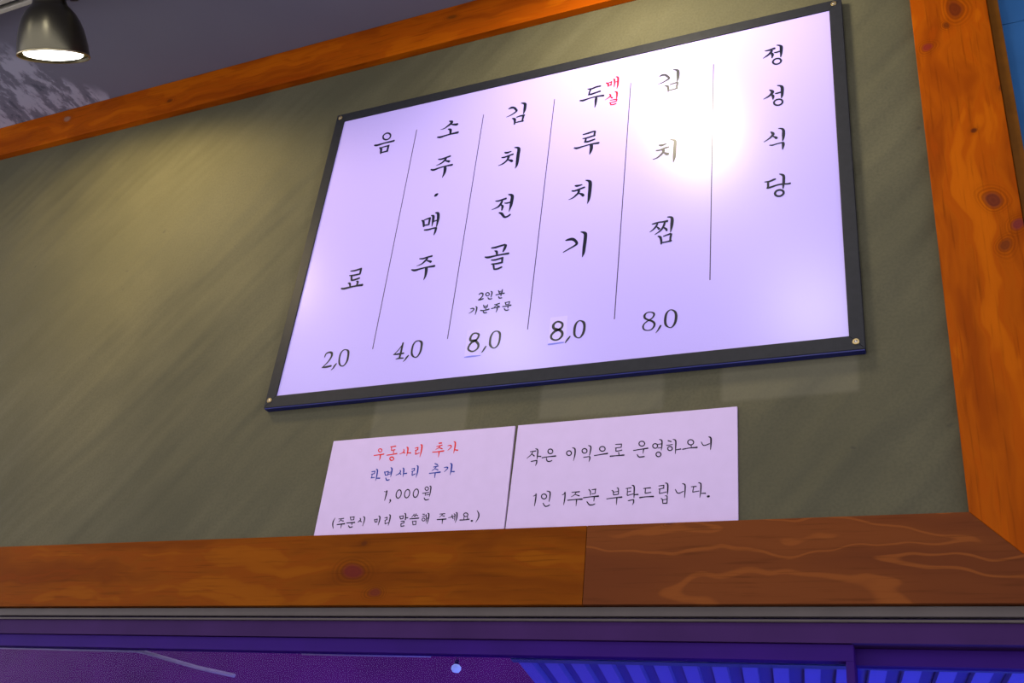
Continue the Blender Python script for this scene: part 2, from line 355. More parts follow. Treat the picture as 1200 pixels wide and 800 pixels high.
# ------------------------------------------------------------------ menu board
STROKES = {
 'name': [[[-294.8,2829.8,2.4,-286.1,2829.3,5.1,-275.3,2831.3,5.8],[-280.7,2825.5,5.1,-286.2,2818.2,5.1,-292.3,2813.6,3.7,-299.1,2809.5,1.4],[-282.1,2821.6,2.4,-279.6,2814.4,6.1,-280.8,2805.1,2],[-275.8,2818.8,2.7,-270.2,2818.6,4.4,-262.2,2819.9,3.4],[-269.8,2838.9,2.4,-263.9,2836,4.4,-261.2,2831.1,6.8,-261.4,2820,6.4,-261.7,2810.8,4.7,-262.9,2802.9,2.3],[-262.3,2793,4,-262.5,2789.9,4,-263.9,2787.2,4,-266.3,2785.3,4,-269.3,2784.4,4,-272.6,2784.8,4,-275.6,2786.3,4,-277.8,2788.8,4,-279,2791.8,4,-278.9,2794.9,4,-277.5,2797.6,4,-275.1,2799.6,4,-272,2800.4,4,-268.7,2800,4,-265.7,2798.5,4,-263.5,2796,4,-262.3,2793,4]],
  [[-287,2716.7,2.3,-282.5,2712.4,6.2,-281.3,2708.9,7.2,-285.3,2702.9,5.2,-291.9,2698.1,3.6,-299.7,2694.6,1.3],[-283.3,2703.3,2.3,-280.4,2698.1,5.9,-280.5,2689,2.3],[-275.9,2703.6,2.3,-271.6,2703.6,4.2,-264.5,2704.3,3.6],[-270.8,2724.6,2.3,-264.8,2721.7,4.6,-261.6,2716.7,6.5,-261.6,2705.3,6.5,-262.1,2694.9,4.8,-263.8,2688.4,1.9],[-261.6,2678.6,3.9,-261.8,2675.5,3.9,-263.3,2672.8,3.9,-265.9,2671,3.9,-269,2670.3,3.9,-272.4,2670.9,3.9,-275.4,2672.6,3.9,-277.6,2675.2,3.9,-278.7,2678.3,3.9,-278.5,2681.4,3.9,-277,2684,3.9,-274.4,2685.9,3.9,-271.2,2686.5,3.9,-267.8,2686,3.9,-264.8,2684.3,3.9,-262.6,2681.7,3.9,-261.6,2678.6,3.9]],
  [[-286.1,2603.2,2.8,-283,2599.6,6,-282,2595.5,6,-287,2589.2,4.1,-293.4,2584.4,2.8,-300.4,2580.4,1.3],[-283.8,2592.1,1.6,-278.1,2587.9,4.7,-275.6,2585.1,5.9,-276.7,2583.4,3.1],[-270.8,2608.6,1.9,-265.1,2606.9,3.8,-261.4,2602.1,5.6,-261.4,2591.3,6.5,-262.1,2581.5,4.7,-263.5,2574.9,2.2],[-289.2,2569.5,2.2,-283.5,2568.4,3.4,-275.9,2569.6,2.8,-267.1,2570.3,3.1,-262.7,2570.1,4.6],[-262.6,2569.7,5.3,-262.5,2563.4,5.6,-264,2553.1,2.2]],
  [[-299.8,2479.2,2.1,-291.1,2478.6,4.2,-281.2,2481.5,4.5,-279,2481.7,3],[-293.4,2476.7,4.2,-293.5,2463.3,4.5],[-295.6,2463,3.6,-290.1,2463.4,4.5,-275.3,2466.6,3.9,-264.3,2466.6,3.9,-257,2465.3,3.6,-251.5,2465.4,4.4],[-271.1,2492.5,2.1,-266.2,2489.8,4.5,-263.3,2485.2,5.4,-263.5,2472.7,5.4,-264.3,2463.4,4.5,-265.1,2455.5,1.8],[-264.3,2446.6,4.4,-264.5,2443.7,4.4,-265.9,2441.2,4.4,-268.3,2439.4,4.4,-271.3,2438.6,4.4,-274.5,2439,4.4,-277.3,2440.4,4.4,-279.5,2442.8,4.4,-280.5,2445.6,4.5,-280.3,2448.5,4.5,-278.9,2451.1,4.5,-276.5,2452.9,4.5,-273.4,2453.6,4.5,-270.3,2453.3,4.5,-267.4,2451.8,4.4,-265.3,2449.5,4.4,-264.3,2446.6,4.4]]],
 'dish_e': [[[-526,2822.6,2.9,-520.3,2824.8,5.4,-512.9,2823,5.4,-506.1,2815,5.4,-504.1,2810.2,5.4,-510.9,2805.9,4,-519.4,2802.1,2.9,-529.2,2799.9,1.1],[-495.1,2833.8,2.5,-488.5,2831.3,4.7,-484.6,2826,7.2,-483.9,2812.5,7.2,-484.2,2803.1,5,-486,2795.1,1.8],[-512.5,2791.3,2.5,-506.6,2787.7,5.4,-504.9,2780.7,5,-504.6,2772.2,3.9],[-501.7,2791.1,2.9,-494.5,2792.5,3.6,-486.7,2793.4,4.3],[-484.2,2792.8,4.6,-485.4,2784.7,5,-486,2775.5,3.9],[-502.6,2774.8,2.8,-495.4,2775.3,3.5,-484.7,2776.1,3.9]],
  [[-519.7,2624.9,2.7,-514,2622.7,6.1,-503.6,2624.6,2.4],[-525,2611,3.4,-517.7,2610.5,4.1,-506.7,2613.6,4.4,-498.2,2614.6,4],[-510.8,2610.6,6.7,-509.2,2604.1,5.7,-517.1,2594.8,4.4,-523.2,2590.5,3,-531.5,2588.6,1.3],[-508.4,2602.2,2.4,-502,2596.9,7.4,-498.5,2595.6,6],[-495.2,2633.6,3,-487.9,2630.8,4.4,-484.7,2626.1,6.7,-484.9,2605.4,7,-485.1,2586.5,7,-486.7,2571.5,2]],
  [[-526,2420,2.2,-521,2420.4,4.1,-511.7,2421.8,3.5,-503.7,2421.4,3.8,-494.4,2421.7,5.7],[-514.5,2419.5,3.2,-517.3,2412.8,4.4,-523,2406,3.1,-530.1,2401,1.3],[-515.2,2410.9,2.5,-510.8,2405.3,5.3],[-499.6,2418.2,4.4,-502.5,2408.5,4.7,-508.2,2400.1,3.8,-519.1,2392.7,1.3],[-502.5,2407.7,2.5,-496.4,2402.6,4.7,-494.6,2398.4,4],[-494.1,2431.5,2.5,-488.1,2430.3,4.4,-484.6,2425.7,6.3,-484.6,2413.8,6.9,-485.2,2404.5,5.3,-486.8,2393,1.6],[-512.3,2387.5,2.5,-507.5,2384.3,5.3,-505.2,2375.3,4.6,-504.9,2367.5,3.7],[-501,2385.4,2.5,-493.2,2387.5,3.4,-486.7,2389.1,4.3],[-485.1,2388,4.3,-486.4,2379.7,4.3,-486.7,2370.5,3.7],[-503.1,2370.3,2.8,-495.2,2370.7,3.4,-484.5,2371.6,3.7]]],
 'price_e': [[[-523.3,2193.8,3.5,-530.5,2198.8,4.1,-531.7,2205.4,4.4,-527.2,2210.5,2.3,-520.2,2211,2.1,-513.8,2207.9,3.5,-512.9,2202.8,3.8,-516.5,2196.9,2.6,-523.2,2192.8,2.6,-530.6,2187.4,2.6,-533.5,2180.6,3.5,-531.3,2174,2.9,-524.8,2171,2,-517.3,2171.7,2.3,-511.9,2177.8,3.8,-511.3,2184.8,4.3,-516.2,2190.4,4.1,-523.3,2193.8,4.1]],
  [[-498.7,2178.2,3.4,-501,2173.6,3.7,-503.9,2168.3,2.6,-507.5,2163.2,1.1]],
  [[-478.6,2210.5,2,-471.6,2205,4.3,-469.1,2194.7,5.2,-470.8,2180.8,4.8,-476.1,2172.4,2.8,-481.7,2171.8,2,-488.1,2177.5,4.3,-490.3,2187.7,4.9,-488.9,2201.7,4.3,-484.2,2208.9,2.6,-478.6,2210.5,2]]],
 'dish_d': [[[-695.8,2831.8,2.7,-685.6,2830.4,4.9,-674.9,2832.9,4.9,-665.3,2832.6,4.9],[-688.3,2829.8,4.9,-690.8,2821.7,4.2,-691.4,2815,4.2],[-692.9,2814,3.8,-685.9,2813.5,5.3,-675.2,2815.4,4.9,-664.9,2816.9,4.9],[-712,2801.2,3.8,-703.4,2799.8,5.7,-691.2,2802,3.8,-675.8,2803,4.1,-665.1,2802.6,4.9,-655.8,2801.5,5.6],[-673,2802.3,5.6,-673.2,2791.7,6.7,-673.4,2780.3,4.5,-674.7,2770.7,1.5]],
  [[-696.5,2697,3.3,-685.2,2697.9,4.7,-673.3,2699.9,4.7,-668,2699.2,4.3],[-668.7,2698.4,5.1,-669.6,2686.7,4.7],[-696.3,2685.3,2.5,-687.2,2684.9,4.4,-675.3,2686.8,4.3,-668.2,2687.3,4.3],[-688.7,2684,4.4,-689.8,2675.1,4.7],[-691.7,2674.3,3.3,-683.3,2673.6,5.1,-674.5,2675.1,4.7,-667.9,2676.6,4.3],[-714.5,2663.2,3.3,-707.9,2660.6,5.4,-696,2662,4,-681.1,2663.9,3.6,-667.7,2664.3,4.7,-657.6,2663.7,5.7],[-675.1,2663.4,7.2,-673.6,2654,7.9,-674.8,2643.4,5.7,-676.7,2635.8,1.8]],
  [[-703.4,2555.4,3.5,-698.1,2553.9,5.6,-687.9,2554.7,2.8],[-709.6,2542.5,3.5,-702.9,2541.4,4.5,-691.4,2544.2,4.5,-681.6,2546.5,4.5],[-694,2540.5,6.2,-694.3,2534.5,5.5,-700.3,2528,4.5,-707.2,2522.5,3.1,-715.8,2520,1],[-693.5,2533.4,2.4,-685.7,2528.4,5.9,-682.5,2524.3,6.2],[-679.6,2565.1,2.4,-673.1,2562,5.2,-669.2,2556,8.3,-668.4,2537.7,8.2,-668.6,2522.3,7.5,-669.1,2510.5,5.4,-671.3,2501.1,1.4]],
  [[-712.5,2413.1,3,-706.5,2414.2,5.7,-697.9,2413.8,7,-691,2408.5,6,-686.8,2400.4,5.9,-692.1,2395.7,4.3,-700.3,2391.5,3.6,-708.5,2387.3,3,-715.6,2383.6,2],[-679.9,2429,2.3,-673.3,2426.1,5.6,-669.3,2420.8,7.6,-669,2404.5,7.9,-669.6,2388.5,7.5,-669.9,2375,6.2,-671.9,2364.2,1.6]]],
 'red': [[[-651.5,2838.4,3.4,-647.4,2835,4.5,-646.1,2826.4,3.4],[-645.3,2837.3,2.6,-638.8,2838.8,3.4],[-639.2,2838.9,3.4,-640.1,2828.1,3],[-646.2,2828.4,2.6,-638.6,2829,3],[-635.1,2845.2,1.9,-632.7,2843.5,4.1,-631.2,2832.4,3.7,-632,2820.6,1.9],[-632.1,2834.6,2.6,-624.6,2835.4,2.6],[-629.3,2851,2.3,-624.5,2847.7,4.5,-623.4,2836,4.9,-623.5,2822.5,3.7,-625,2813.6,1.5]],
  [[-641.4,2801.4,2.6,-638.5,2796.8,4.1,-642.3,2792.1,3,-651,2786.8,1.1],[-639.4,2794.1,2.2,-634.5,2788.6,4.4],[-629.1,2805.7,2.2,-624.4,2802.5,4.4,-623.5,2793.7,4.1,-623.7,2784.2,2.6],[-638.6,2782.1,1.8,-630.3,2782.2,2.9,-623,2781.2,3.3],[-623,2781.2,3.3,-623.6,2776.2,2.9],[-639.7,2775.2,2.2,-631.4,2775.2,2.9,-623.6,2776.2,2.9],[-638.1,2774.7,2.6,-636.3,2768.9,2.9],[-636.2,2768.6,2.9,-629.4,2767.7,3.3,-624.3,2769.5,3.3]]],
 'price_d': [[[-711.6,2196.8,6.2,-719.1,2200.7,5.9,-720.9,2208.4,5.6,-716,2214.4,4.4,-709.2,2214.7,4.3,-701.8,2209.5,4.6,-701.8,2201.4,4.9,-707.5,2196.7,5.6,-716.7,2193,5.6,-722.9,2185.7,4.9,-722.2,2178.3,4.3,-714.9,2173.3,3.7,-706.1,2174.1,4,-699.9,2181.3,5.2,-700.7,2189.5,5.5,-707.4,2195.5,5.9,-711.6,2196.8,5.9]],
  [[-682.7,2177.7,2.7,-686.3,2172.4,3.9,-689.3,2168.4,3.3,-691.6,2164,1.5]],
  [[-663.2,2211.1,2.4,-656.1,2205.7,5.2,-653.8,2194.4,5.2,-655.5,2181.5,5.1,-660.8,2172.8,3,-666.8,2172.8,2.4,-672.7,2178.6,4.2,-674.4,2188.3,5.2,-673.6,2201.4,4.9,-669.2,2209.6,3.1,-663.2,2211.1,2.4]]],
 'underline_d': [[[-727.7,2165.1,3.1,-716.8,2165.2,3.4,-704.6,2165.6,2.7,-695.1,2165.5,2.1]]],
 'dish_c': [[[-893.2,2824,3.6,-886.8,2825.9,6.4,-879.1,2823.3,5.6,-873.6,2815.9,5.6,-871.9,2811.5,5.5,-878.7,2805.9,4,-886.4,2802,3.2,-896.8,2799.1,1.2],[-862.1,2833.7,2.8,-855.2,2831.1,5.6,-851.4,2825.9,7.5,-851,2810.9,7.1,-851.8,2803.3,4.7,-852.8,2797.6,2],[-880.2,2791.3,3.2,-874,2786.9,6.3,-872.5,2779.2,5.5,-872.6,2771.4,4.3],[-869.6,2792.1,3.1,-860.8,2793.4,4.3,-850.1,2793,5.5],[-852.1,2791.5,5.5,-852.5,2784.8,5.1,-853.2,2777.2,4.3],[-868.6,2775.8,3.1,-860.4,2776.1,3.9,-851,2776,4.7]],
  [[-887.2,2690.2,3.8,-880.8,2688.1,5.7,-871.3,2689.7,2.7],[-893.1,2676.5,3.4,-885.8,2676.1,4.6,-874.8,2678.5,4.6,-865.4,2680.1,4.9],[-875.9,2674.4,6.8,-878.2,2666.5,5.3,-886.8,2658.2,4.2,-898.8,2654.4,1.5],[-875.2,2665.9,2.7,-868.9,2662.6,6.4,-865.3,2659.5,6.4],[-863.2,2699.5,2.7,-856.1,2697.1,5.3,-852,2691.4,8,-852,2675.5,8.3,-851.8,2656.8,7.9,-852.3,2644,5.2,-855.2,2636.9,1.5]],
  [[-892.6,2552.1,2.6,-885,2551.4,4.4,-875.8,2553.1,4.7,-867.8,2554.1,5.8],[-876.2,2550.5,4.4,-879,2541.3,6.2,-885.9,2533.9,4.4,-899.5,2529.5,1.1],[-876.3,2538.1,3.3,-873.3,2533.1,6.2,-874,2523.6,3.6],[-869.7,2542.1,2.2,-863.3,2540.8,4,-855.6,2541.6,3.6],[-862.3,2564.6,2.9,-855.7,2561.8,5.8,-852.4,2556.3,8,-852.4,2543,8,-853.1,2530.9,6.5,-855.6,2516,1.4],[-879.5,2517.6,3.3,-873.2,2513.8,6.1,-867.5,2505.7,5.4,-863.2,2502.3,5,-857.2,2503.4,4.6,-851.8,2507,4.6]],
  [[-885.9,2424.3,3.5,-877,2424,5.3,-865,2426.1,4.9,-854.5,2427.2,4.9],[-852,2425.5,5.9,-854,2417.4,6.6,-856.8,2409.3,3.1],[-877.3,2415.1,2.4,-872.4,2412.3,5.6,-870.6,2404.5,4.9],[-898.7,2402.6,3.1,-890.7,2400.4,5.6,-874.1,2401.7,4.2,-859,2402.5,4.2,-843.2,2402.6,5.5],[-882.3,2392,3.1,-872.7,2391,4.5,-862.3,2392.6,4.5,-855.6,2393.6,4.8],[-856.2,2392.1,5.2,-855.6,2381.3,4.5],[-880.5,2381.3,3.1,-868.3,2380.4,4.5,-854.9,2381.5,4.8],[-875.8,2379.7,4.5,-872.7,2367.7,4.1],[-872.6,2366.8,3.8,-865,2366.4,4.5,-855.2,2369.4,4.4]]],
 'note': [[[-900.1,2307.4,2.4,-895.9,2310,3.4,-891.1,2307.7,3.4,-891.1,2302.1,3,-894.9,2297.1,2.7,-899.7,2293.8,2],[-899.7,2293.8,3,-894.5,2293.8,3.7,-888.6,2295,3]],
  [[-876,2305.8,2.5,-875.6,2304.2,2.5,-875.8,2302.7,2.5,-876.6,2301.5,2.5,-878,2300.9,2.5,-879.6,2300.8,2.5,-881.2,2301.4,2.5,-882.6,2302.5,2.5,-883.6,2303.9,2.5,-884,2305.5,2.5,-883.8,2307,2.5,-882.9,2308.2,2.5,-881.6,2308.9,2.5,-880,2309,2.5,-878.4,2308.4,2.5,-876.9,2307.3,2.5,-876,2305.8,2.5],[-872.9,2311.3,1.7,-869.8,2308.5,3,-869.9,2302.1,3,-870.8,2295.9,1.7],[-877.6,2296.1,2,-874.8,2292.6,3,-869.5,2291.8,2.7,-868.2,2293.2,2]],
  [[-855.1,2310.3,2.3,-851.8,2303.4,2.3],[-846.1,2311.3,2.7,-845.9,2304.1,2.7],[-853,2307.3,2,-845.9,2307.8,2],[-852.5,2303.5,2,-845.9,2304.1,2],[-859.5,2300.3,2.7,-852.2,2300.8,2.7,-840.5,2301.7,3.3],[-847.7,2300.4,2.7,-847.4,2295.7,2],[-852.9,2294.9,2.3,-850.2,2291,3,-845,2290.9,2.7]],
  [[-915.7,2273.9,2,-909.7,2274.3,3,-907,2271.1,3,-911.6,2266.2,2.3,-917.9,2262.8,1],[-903.5,2277.7,2,-900.8,2274.9,3.4,-900.9,2267.1,3.3,-902.2,2257.8,1.3]],
  [[-885.7,2279.1,2.3,-883.3,2272.5,2.3],[-875.9,2278.5,2.3,-876.3,2272.3,2.3],[-883.7,2275.4,2,-876.3,2275.4,2],[-883.2,2271.7,2,-876.3,2272.3,2],[-879.4,2271.1,2.3,-879.1,2266.4,2],[-890.7,2266.4,3,-881.6,2265.2,2.7,-871.4,2266.9,3.3],[-884.3,2263.2,2.3,-881.5,2259.4,3,-875.6,2259.2,2.6]],
  [[-860.1,2276.3,2,-855,2276.6,2.6,-848.5,2277.7,3],[-853.6,2275.3,2.3,-857.3,2271.9,2.3,-860,2270,1.3],[-853.8,2273,1.7,-849.1,2270.8,3],[-865.6,2267.6,2.6,-858.3,2268.2,2.3,-847.4,2269.3,3.3],[-852.1,2268.1,3.3,-852.4,2261.9,2.6,-853.9,2256.7,1]],
  [[-835.4,2278.2,2.6,-833.2,2272.4,2.3],[-833.1,2277.9,2,-825.2,2278.6,2.6],[-825.2,2278.3,2.3,-826,2272.9,2.3],[-833.2,2272.4,2,-826,2272.9,2.3],[-840,2268.7,3,-832,2268.7,2.6,-821.2,2269.6,3.3],[-827.8,2267.8,2.6,-827.7,2263.1,2],[-835.7,2263.4,2.3,-832.2,2258.8,2.9,-826.4,2258.6,2.6,-825.1,2259.6,1.6]]],
 'price_c': [[[-893,2194.2,5.9,-903.4,2195.5,5.6,-905.2,2202.6,5.2,-901.2,2210.5,4.3,-894,2211.9,3.3,-886.8,2207.9,4.6,-887.3,2201.1,4.6,-891.6,2194.8,4.9,-901.2,2189.9,4.9,-906.5,2180.7,4.6,-905.5,2173.8,4.2,-898.2,2169.2,3.9,-891,2169.8,3.5,-884.5,2175.8,4.5,-884.5,2184.1,5.2,-890.4,2191.6,5.5,-893,2194.2,5.9]],
  [[-866.5,2177.4,2.9,-869.4,2171.8,3.8,-871.7,2167.6,2.9,-874.4,2163.9,1.3]],
  [[-845.5,2210.6,2.6,-839.1,2205.7,4.8,-837.1,2195.6,4.5,-838.1,2180.7,4.1,-843.5,2172.4,2.9,-849.9,2171.7,2.6,-856.6,2178.5,5.1,-858.5,2187.7,4.8,-857.9,2199.7,4.5,-853.3,2209,2.9,-845.5,2210.6,2.6]]],
 'underline_c': [[[-912.6,2157.4,1.9,-898,2157.6,3.5,-876.1,2157.2,1.3]]],
 'dish_b': [[[-1051.5,2826.2,3.3,-1045.2,2822.6,7.5,-1046.1,2817.3,7.5,-1054.7,2810.8,5,-1062.6,2805.7,3.3,-1072,2804.4,1.7],[-1043.8,2814.1,3.3,-1035.6,2811.4,6.2,-1028.1,2810.2,7.4],[-1051,2800.8,3.3,-1044.8,2797.6,6.6,-1043,2789.8,6.2,-1043.3,2782.9,4.9],[-1077.7,2782.2,3.7,-1069,2780.1,6.2,-1055.3,2781.8,4.5,-1039.9,2783,4.9,-1022.3,2783.3,6.9]],
  [[-1063.1,2710.4,3.2,-1054.6,2709,4.8,-1042.9,2711,4.8,-1032.1,2713,5.2],[-1042.7,2707.6,6,-1048,2700.1,5.2,-1055.8,2695.1,3.6,-1066.5,2692.3,1.2],[-1043.2,2701.9,3.2,-1032.2,2696.9,6.8],[-1078.7,2682.9,3.6,-1070.5,2680.1,6,-1057.2,2682.9,4.4,-1040.4,2684.6,4,-1022.6,2684.8,6.3],[-1041.1,2683.2,6.8,-1039.5,2673.3,7.9,-1040.2,2662,5.9,-1043.3,2651.7,2]],
  [[-1054.5,2599.3,4.3,-1051.6,2602,8.9,-1048.1,2604.5,4.7]],
  [[-1077.7,2534.2,3.1,-1072.7,2529.6,6.1,-1069.4,2515.5,4.6],[-1071.8,2534,2.7,-1063.8,2536.1,4.2,-1056.4,2537,5],[-1056.7,2535.6,5.3,-1057.1,2518.6,4.9],[-1069.1,2518.5,3.4,-1057.5,2518.6,4.2],[-1054.2,2543.8,2.7,-1048.7,2540.4,6.5,-1047.5,2528.4,6.1,-1047.7,2512,1.5],[-1046.9,2525.1,3,-1035.7,2527.1,3.8],[-1044.3,2549.5,3.1,-1037.5,2546.4,6.8,-1034.7,2533.2,7.2,-1034.6,2520.6,5.3,-1035.2,2509.1,2.6],[-1065.9,2505,3.8,-1056.7,2504.2,4.9,-1045.3,2505.6,4.1,-1036.3,2505.7,4.9],[-1035.6,2504.7,5.6,-1036.5,2494.2,5.2,-1038.7,2485.8,1.5]],
  [[-1064.4,2426.2,2.9,-1055.2,2425,4.4,-1044.1,2427.1,4.4,-1033.7,2428,5.1],[-1044.4,2423.7,5.1,-1050.4,2416.2,4.8,-1057.5,2410.5,3.3,-1068.7,2407.2,1.1],[-1046,2418.9,2.6,-1033.6,2412.8,6.2],[-1080.4,2399.3,2.9,-1071.3,2396.1,5.9,-1058.6,2397.8,4.4,-1042.7,2399.5,4,-1022.5,2399.6,6.1],[-1042.4,2397.7,7.3,-1041.3,2386.5,6.9,-1041.7,2374.8,4.7,-1044.3,2366.4,1.4]]],
 'price_b': [[[-1065.9,2210.3,1.7,-1069.3,2202.9,2.4,-1076.7,2192,2.4,-1085.2,2182.9,2.1],[-1085.3,2183.7,2.7,-1075,2183.3,4.1,-1061,2184,3.7],[-1067.1,2209.7,4.1,-1067.7,2198.8,4.5,-1068.2,2184.8,4.8,-1069.2,2173.3,4.4],[-1077.5,2171.6,2,-1069.9,2172.6,3.7,-1059.6,2172.2,2.7]],
  [[-1048.1,2177,3,-1051.8,2172.1,4.4,-1054.1,2167.7,3,-1058.5,2163.3,1.3]],
  [[-1028.4,2210.4,2.7,-1021.4,2205.6,5.4,-1019.7,2196.1,5.1,-1020.4,2182.3,4.4,-1025.6,2172.1,3,-1032.3,2171.1,2.7,-1039.3,2177.6,4.7,-1041.8,2187.9,4.4,-1040.9,2201.8,4.1,-1036,2209.3,3.1,-1028.4,2210.4,2.7]]],
 'dish_a': [[[-1217.7,2824.6,4.3,-1216,2820.3,4.3,-1216.1,2816.2,4.3,-1217.8,2812.8,4.3,-1220.9,2810.6,4.3,-1224.9,2809.9,4.3,-1229.3,2810.9,4.3,-1233.4,2813.4,4.3,-1236.5,2817.1,4.3,-1238.1,2821.3,4.3,-1238.1,2825.5,4.3,-1236.4,2828.9,4.4,-1233.3,2831.1,4.3,-1229.2,2831.8,4.3,-1224.8,2830.7,4.3,-1220.7,2828.2,4.3,-1217.7,2824.6,4.3],[-1258.1,2799.8,4.8,-1249.9,2797.9,6.5,-1230,2800.1,4.7,-1211.7,2800.4,5.6,-1202.6,2800.9,6],[-1240.9,2787.9,4.3,-1235.8,2782.6,6.9,-1234.3,2768,4.7],[-1234.9,2787.5,3.4,-1223.9,2788,4.3,-1214.5,2788.8,4.7],[-1215.7,2788.1,5.6,-1216.6,2771,5.1],[-1231.5,2770.4,3.8,-1215.2,2771.3,5.1]],
  [[-1245.5,2422.3,2.7,-1234.1,2421.8,4.6,-1217.3,2424.4,5],[-1217.9,2423.1,5.4,-1218,2409.9,5],[-1246.3,2410,2.7,-1236.5,2408.8,4.6,-1217.7,2409.9,4.6],[-1240.7,2408.3,4.6,-1237.6,2396.4,5],[-1237.8,2395,3.8,-1228.5,2395.8,5,-1217,2398.4,4.6],[-1245.1,2388.8,3.1,-1240.3,2386.7,5.3,-1237.7,2379,4.2],[-1223,2390.6,3,-1219.1,2388.3,5.3,-1220,2378.9,4.5],[-1261,2377,3.8,-1253.3,2375.3,5.7,-1234.7,2377.1,4.6,-1217.7,2378,4.9,-1204.9,2377.8,6.4]]],
 'price_a': [[[-1264.2,2198.2,2.5,-1262.3,2206.1,3.3,-1254.5,2208.9,4.3,-1247.5,2206,5.4,-1246.4,2197,4.7,-1252.3,2184.8,3.2,-1264.9,2171.1,2.1],[-1265.1,2171.9,2.5,-1254.3,2172,5,-1242,2173.3,4.6]],
  [[-1228.9,2177.8,2.5,-1232.6,2172.3,4.3,-1234.8,2167.3,3.2,-1239.1,2163,1.4]],
  [[-1211.4,2210.3,2.5,-1204.6,2205.8,5,-1202.2,2195.1,5,-1202.3,2180.8,4.6,-1207.6,2171.1,3.2,-1214.8,2170.3,2.8,-1220.7,2176.5,4.3,-1223.8,2188,3.9,-1223.5,2201.6,3.9,-1218.7,2209.5,2.9,-1211.4,2210.3,2.5]]],
 's1_red': [[[-1075.6,1964.9,2.2,-1075.7,1963.6,2.2,-1076.3,1962.5,2.2,-1077.5,1961.8,2.2,-1079.1,1961.6,2.2,-1080.7,1962,2.2,-1082.2,1962.9,2.2,-1083.3,1964.1,2.2,-1083.9,1965.5,2.2,-1083.9,1966.8,2.2,-1083.2,1967.9,2.2,-1082,1968.6,2.2,-1080.5,1968.8,2.2,-1078.8,1968.4,2.2,-1077.4,1967.5,2.2,-1076.2,1966.3,2.2,-1075.6,1964.9,2.2],[-1092.4,1954.8,2.2,-1081.9,1955.5,2.2,-1069.3,1956.3,2.8],[-1077.1,1955.4,3.2,-1076.7,1948.1,2.5,-1077.6,1943.3,0.9]],
  [[-1056.4,1971.3,1.9,-1044.6,1971.9,2.8],[-1054,1970.4,2.2,-1053.2,1964.1,2.2],[-1053.1,1963.4,2.2,-1044.6,1964.2,2.2],[-1047.8,1961.6,2.2,-1046.9,1956.6,1.9],[-1061.9,1953.5,2.2,-1050.1,1954.1,2.2,-1038.8,1955.4,2.8],[-1044.1,1944.6,2.5,-1044.2,1943.2,2.5,-1044.9,1942,2.5,-1046.2,1941.3,2.5,-1047.9,1941.1,2.5,-1049.7,1941.5,2.5,-1051.3,1942.4,2.5,-1052.5,1943.7,2.5,-1053.2,1945.2,2.5,-1053.1,1946.6,2.5,-1052.4,1947.8,2.5,-1051.1,1948.5,2.5,-1049.4,1948.7,2.5,-1047.6,1948.3,2.5,-1046,1947.4,2.5,-1044.7,1946.1,2.5,-1044.1,1944.6,2.5]],
  [[-1024.4,1963.5,1.9,-1023.1,1960.6,2.5,-1025.3,1956.6,2.2,-1032.2,1953.8,1.2],[-1024.9,1957.9,1.6,-1020.7,1955.5,2.8],[-1018.6,1967.9,1.6,-1015.3,1966,3.1,-1014.4,1957.9,2.8,-1015.1,1948.9,1.2],[-1013.3,1955.3,1.9,-1006.6,1954.6,2.8]],
  [[-998.1,1964.4,1.9,-991.7,1965.3,2.5],[-991.9,1964.9,2.2,-991.6,1960.8,2.2],[-997.2,1959.5,1.9,-991.2,1960.7,2.2],[-995.6,1958.7,2.2,-995.4,1951.8,2.2],[-995.2,1950.8,2.2,-986.7,1953.5,1.8],[-986.9,1971.2,1.9,-983.6,1968.9,3.1,-983,1957.1,3.1,-984.3,1944.1,0.9]],
  [[-945.6,1971.3,2.4,-939.8,1971.3,3.1],[-949.5,1964.4,1.8,-937.7,1966.6,2.4],[-941.6,1964.6,2.1,-945.3,1961.1,1.8,-950.9,1958.3,1.2],[-942.8,1961.2,1.8,-936.4,1958.7,2.7],[-956.9,1952.8,2.1,-946.2,1952.9,2.4,-931.9,1953.9,3],[-942,1952.9,3.3,-942.1,1941.3,0.9]],
  [[-924.7,1964.3,1.5,-918.4,1964.7,2.4,-916.8,1960.7,2.4,-923.2,1954.4,1.2],[-912.5,1972.1,1.5,-908.8,1969.7,3,-908.3,1958.8,3,-909.4,1947.3,0.9],[-907.7,1954.6,1.8,-901.1,1953.1,3]]],
 's1_blue': [[[-1090.3,1919.1,1.9,-1083,1920,2.2],[-1082.9,1919.6,2.2,-1083.1,1915.2,2.2],[-1089.9,1913.6,1.9,-1082.7,1914.9,1.9],[-1088,1912.8,1.9,-1087.8,1907,1.9],[-1089.1,1905.9,2.2,-1081,1906.6,1.9],[-1080.8,1924.1,1.6,-1077.4,1921.8,2.8,-1076.6,1910.7,2.8,-1077.3,1899.1,0.9],[-1076.1,1904.5,1.9,-1068.6,1904.1,2.8]],
  [[-1060.1,1917.3,2.2,-1056.3,1909.5,2.2],[-1058.4,1916.5,1.9,-1051.2,1917.7,2.2],[-1051.2,1917.5,2.2,-1051.2,1909.9,2.2],[-1056.3,1909.5,1.9,-1050.5,1910.3,1.9],[-1050,1915.3,1.5,-1044.9,1915.7,1.9],[-1050.1,1911.6,1.5,-1044.3,1912.3,1.9],[-1046.8,1925.4,1.9,-1043.7,1922.5,3.1,-1043.2,1914.2,2.8,-1043.7,1905.4,0.9],[-1054.5,1904,1.9,-1051.3,1899,2.5,-1045.5,1899.7,2.1]],
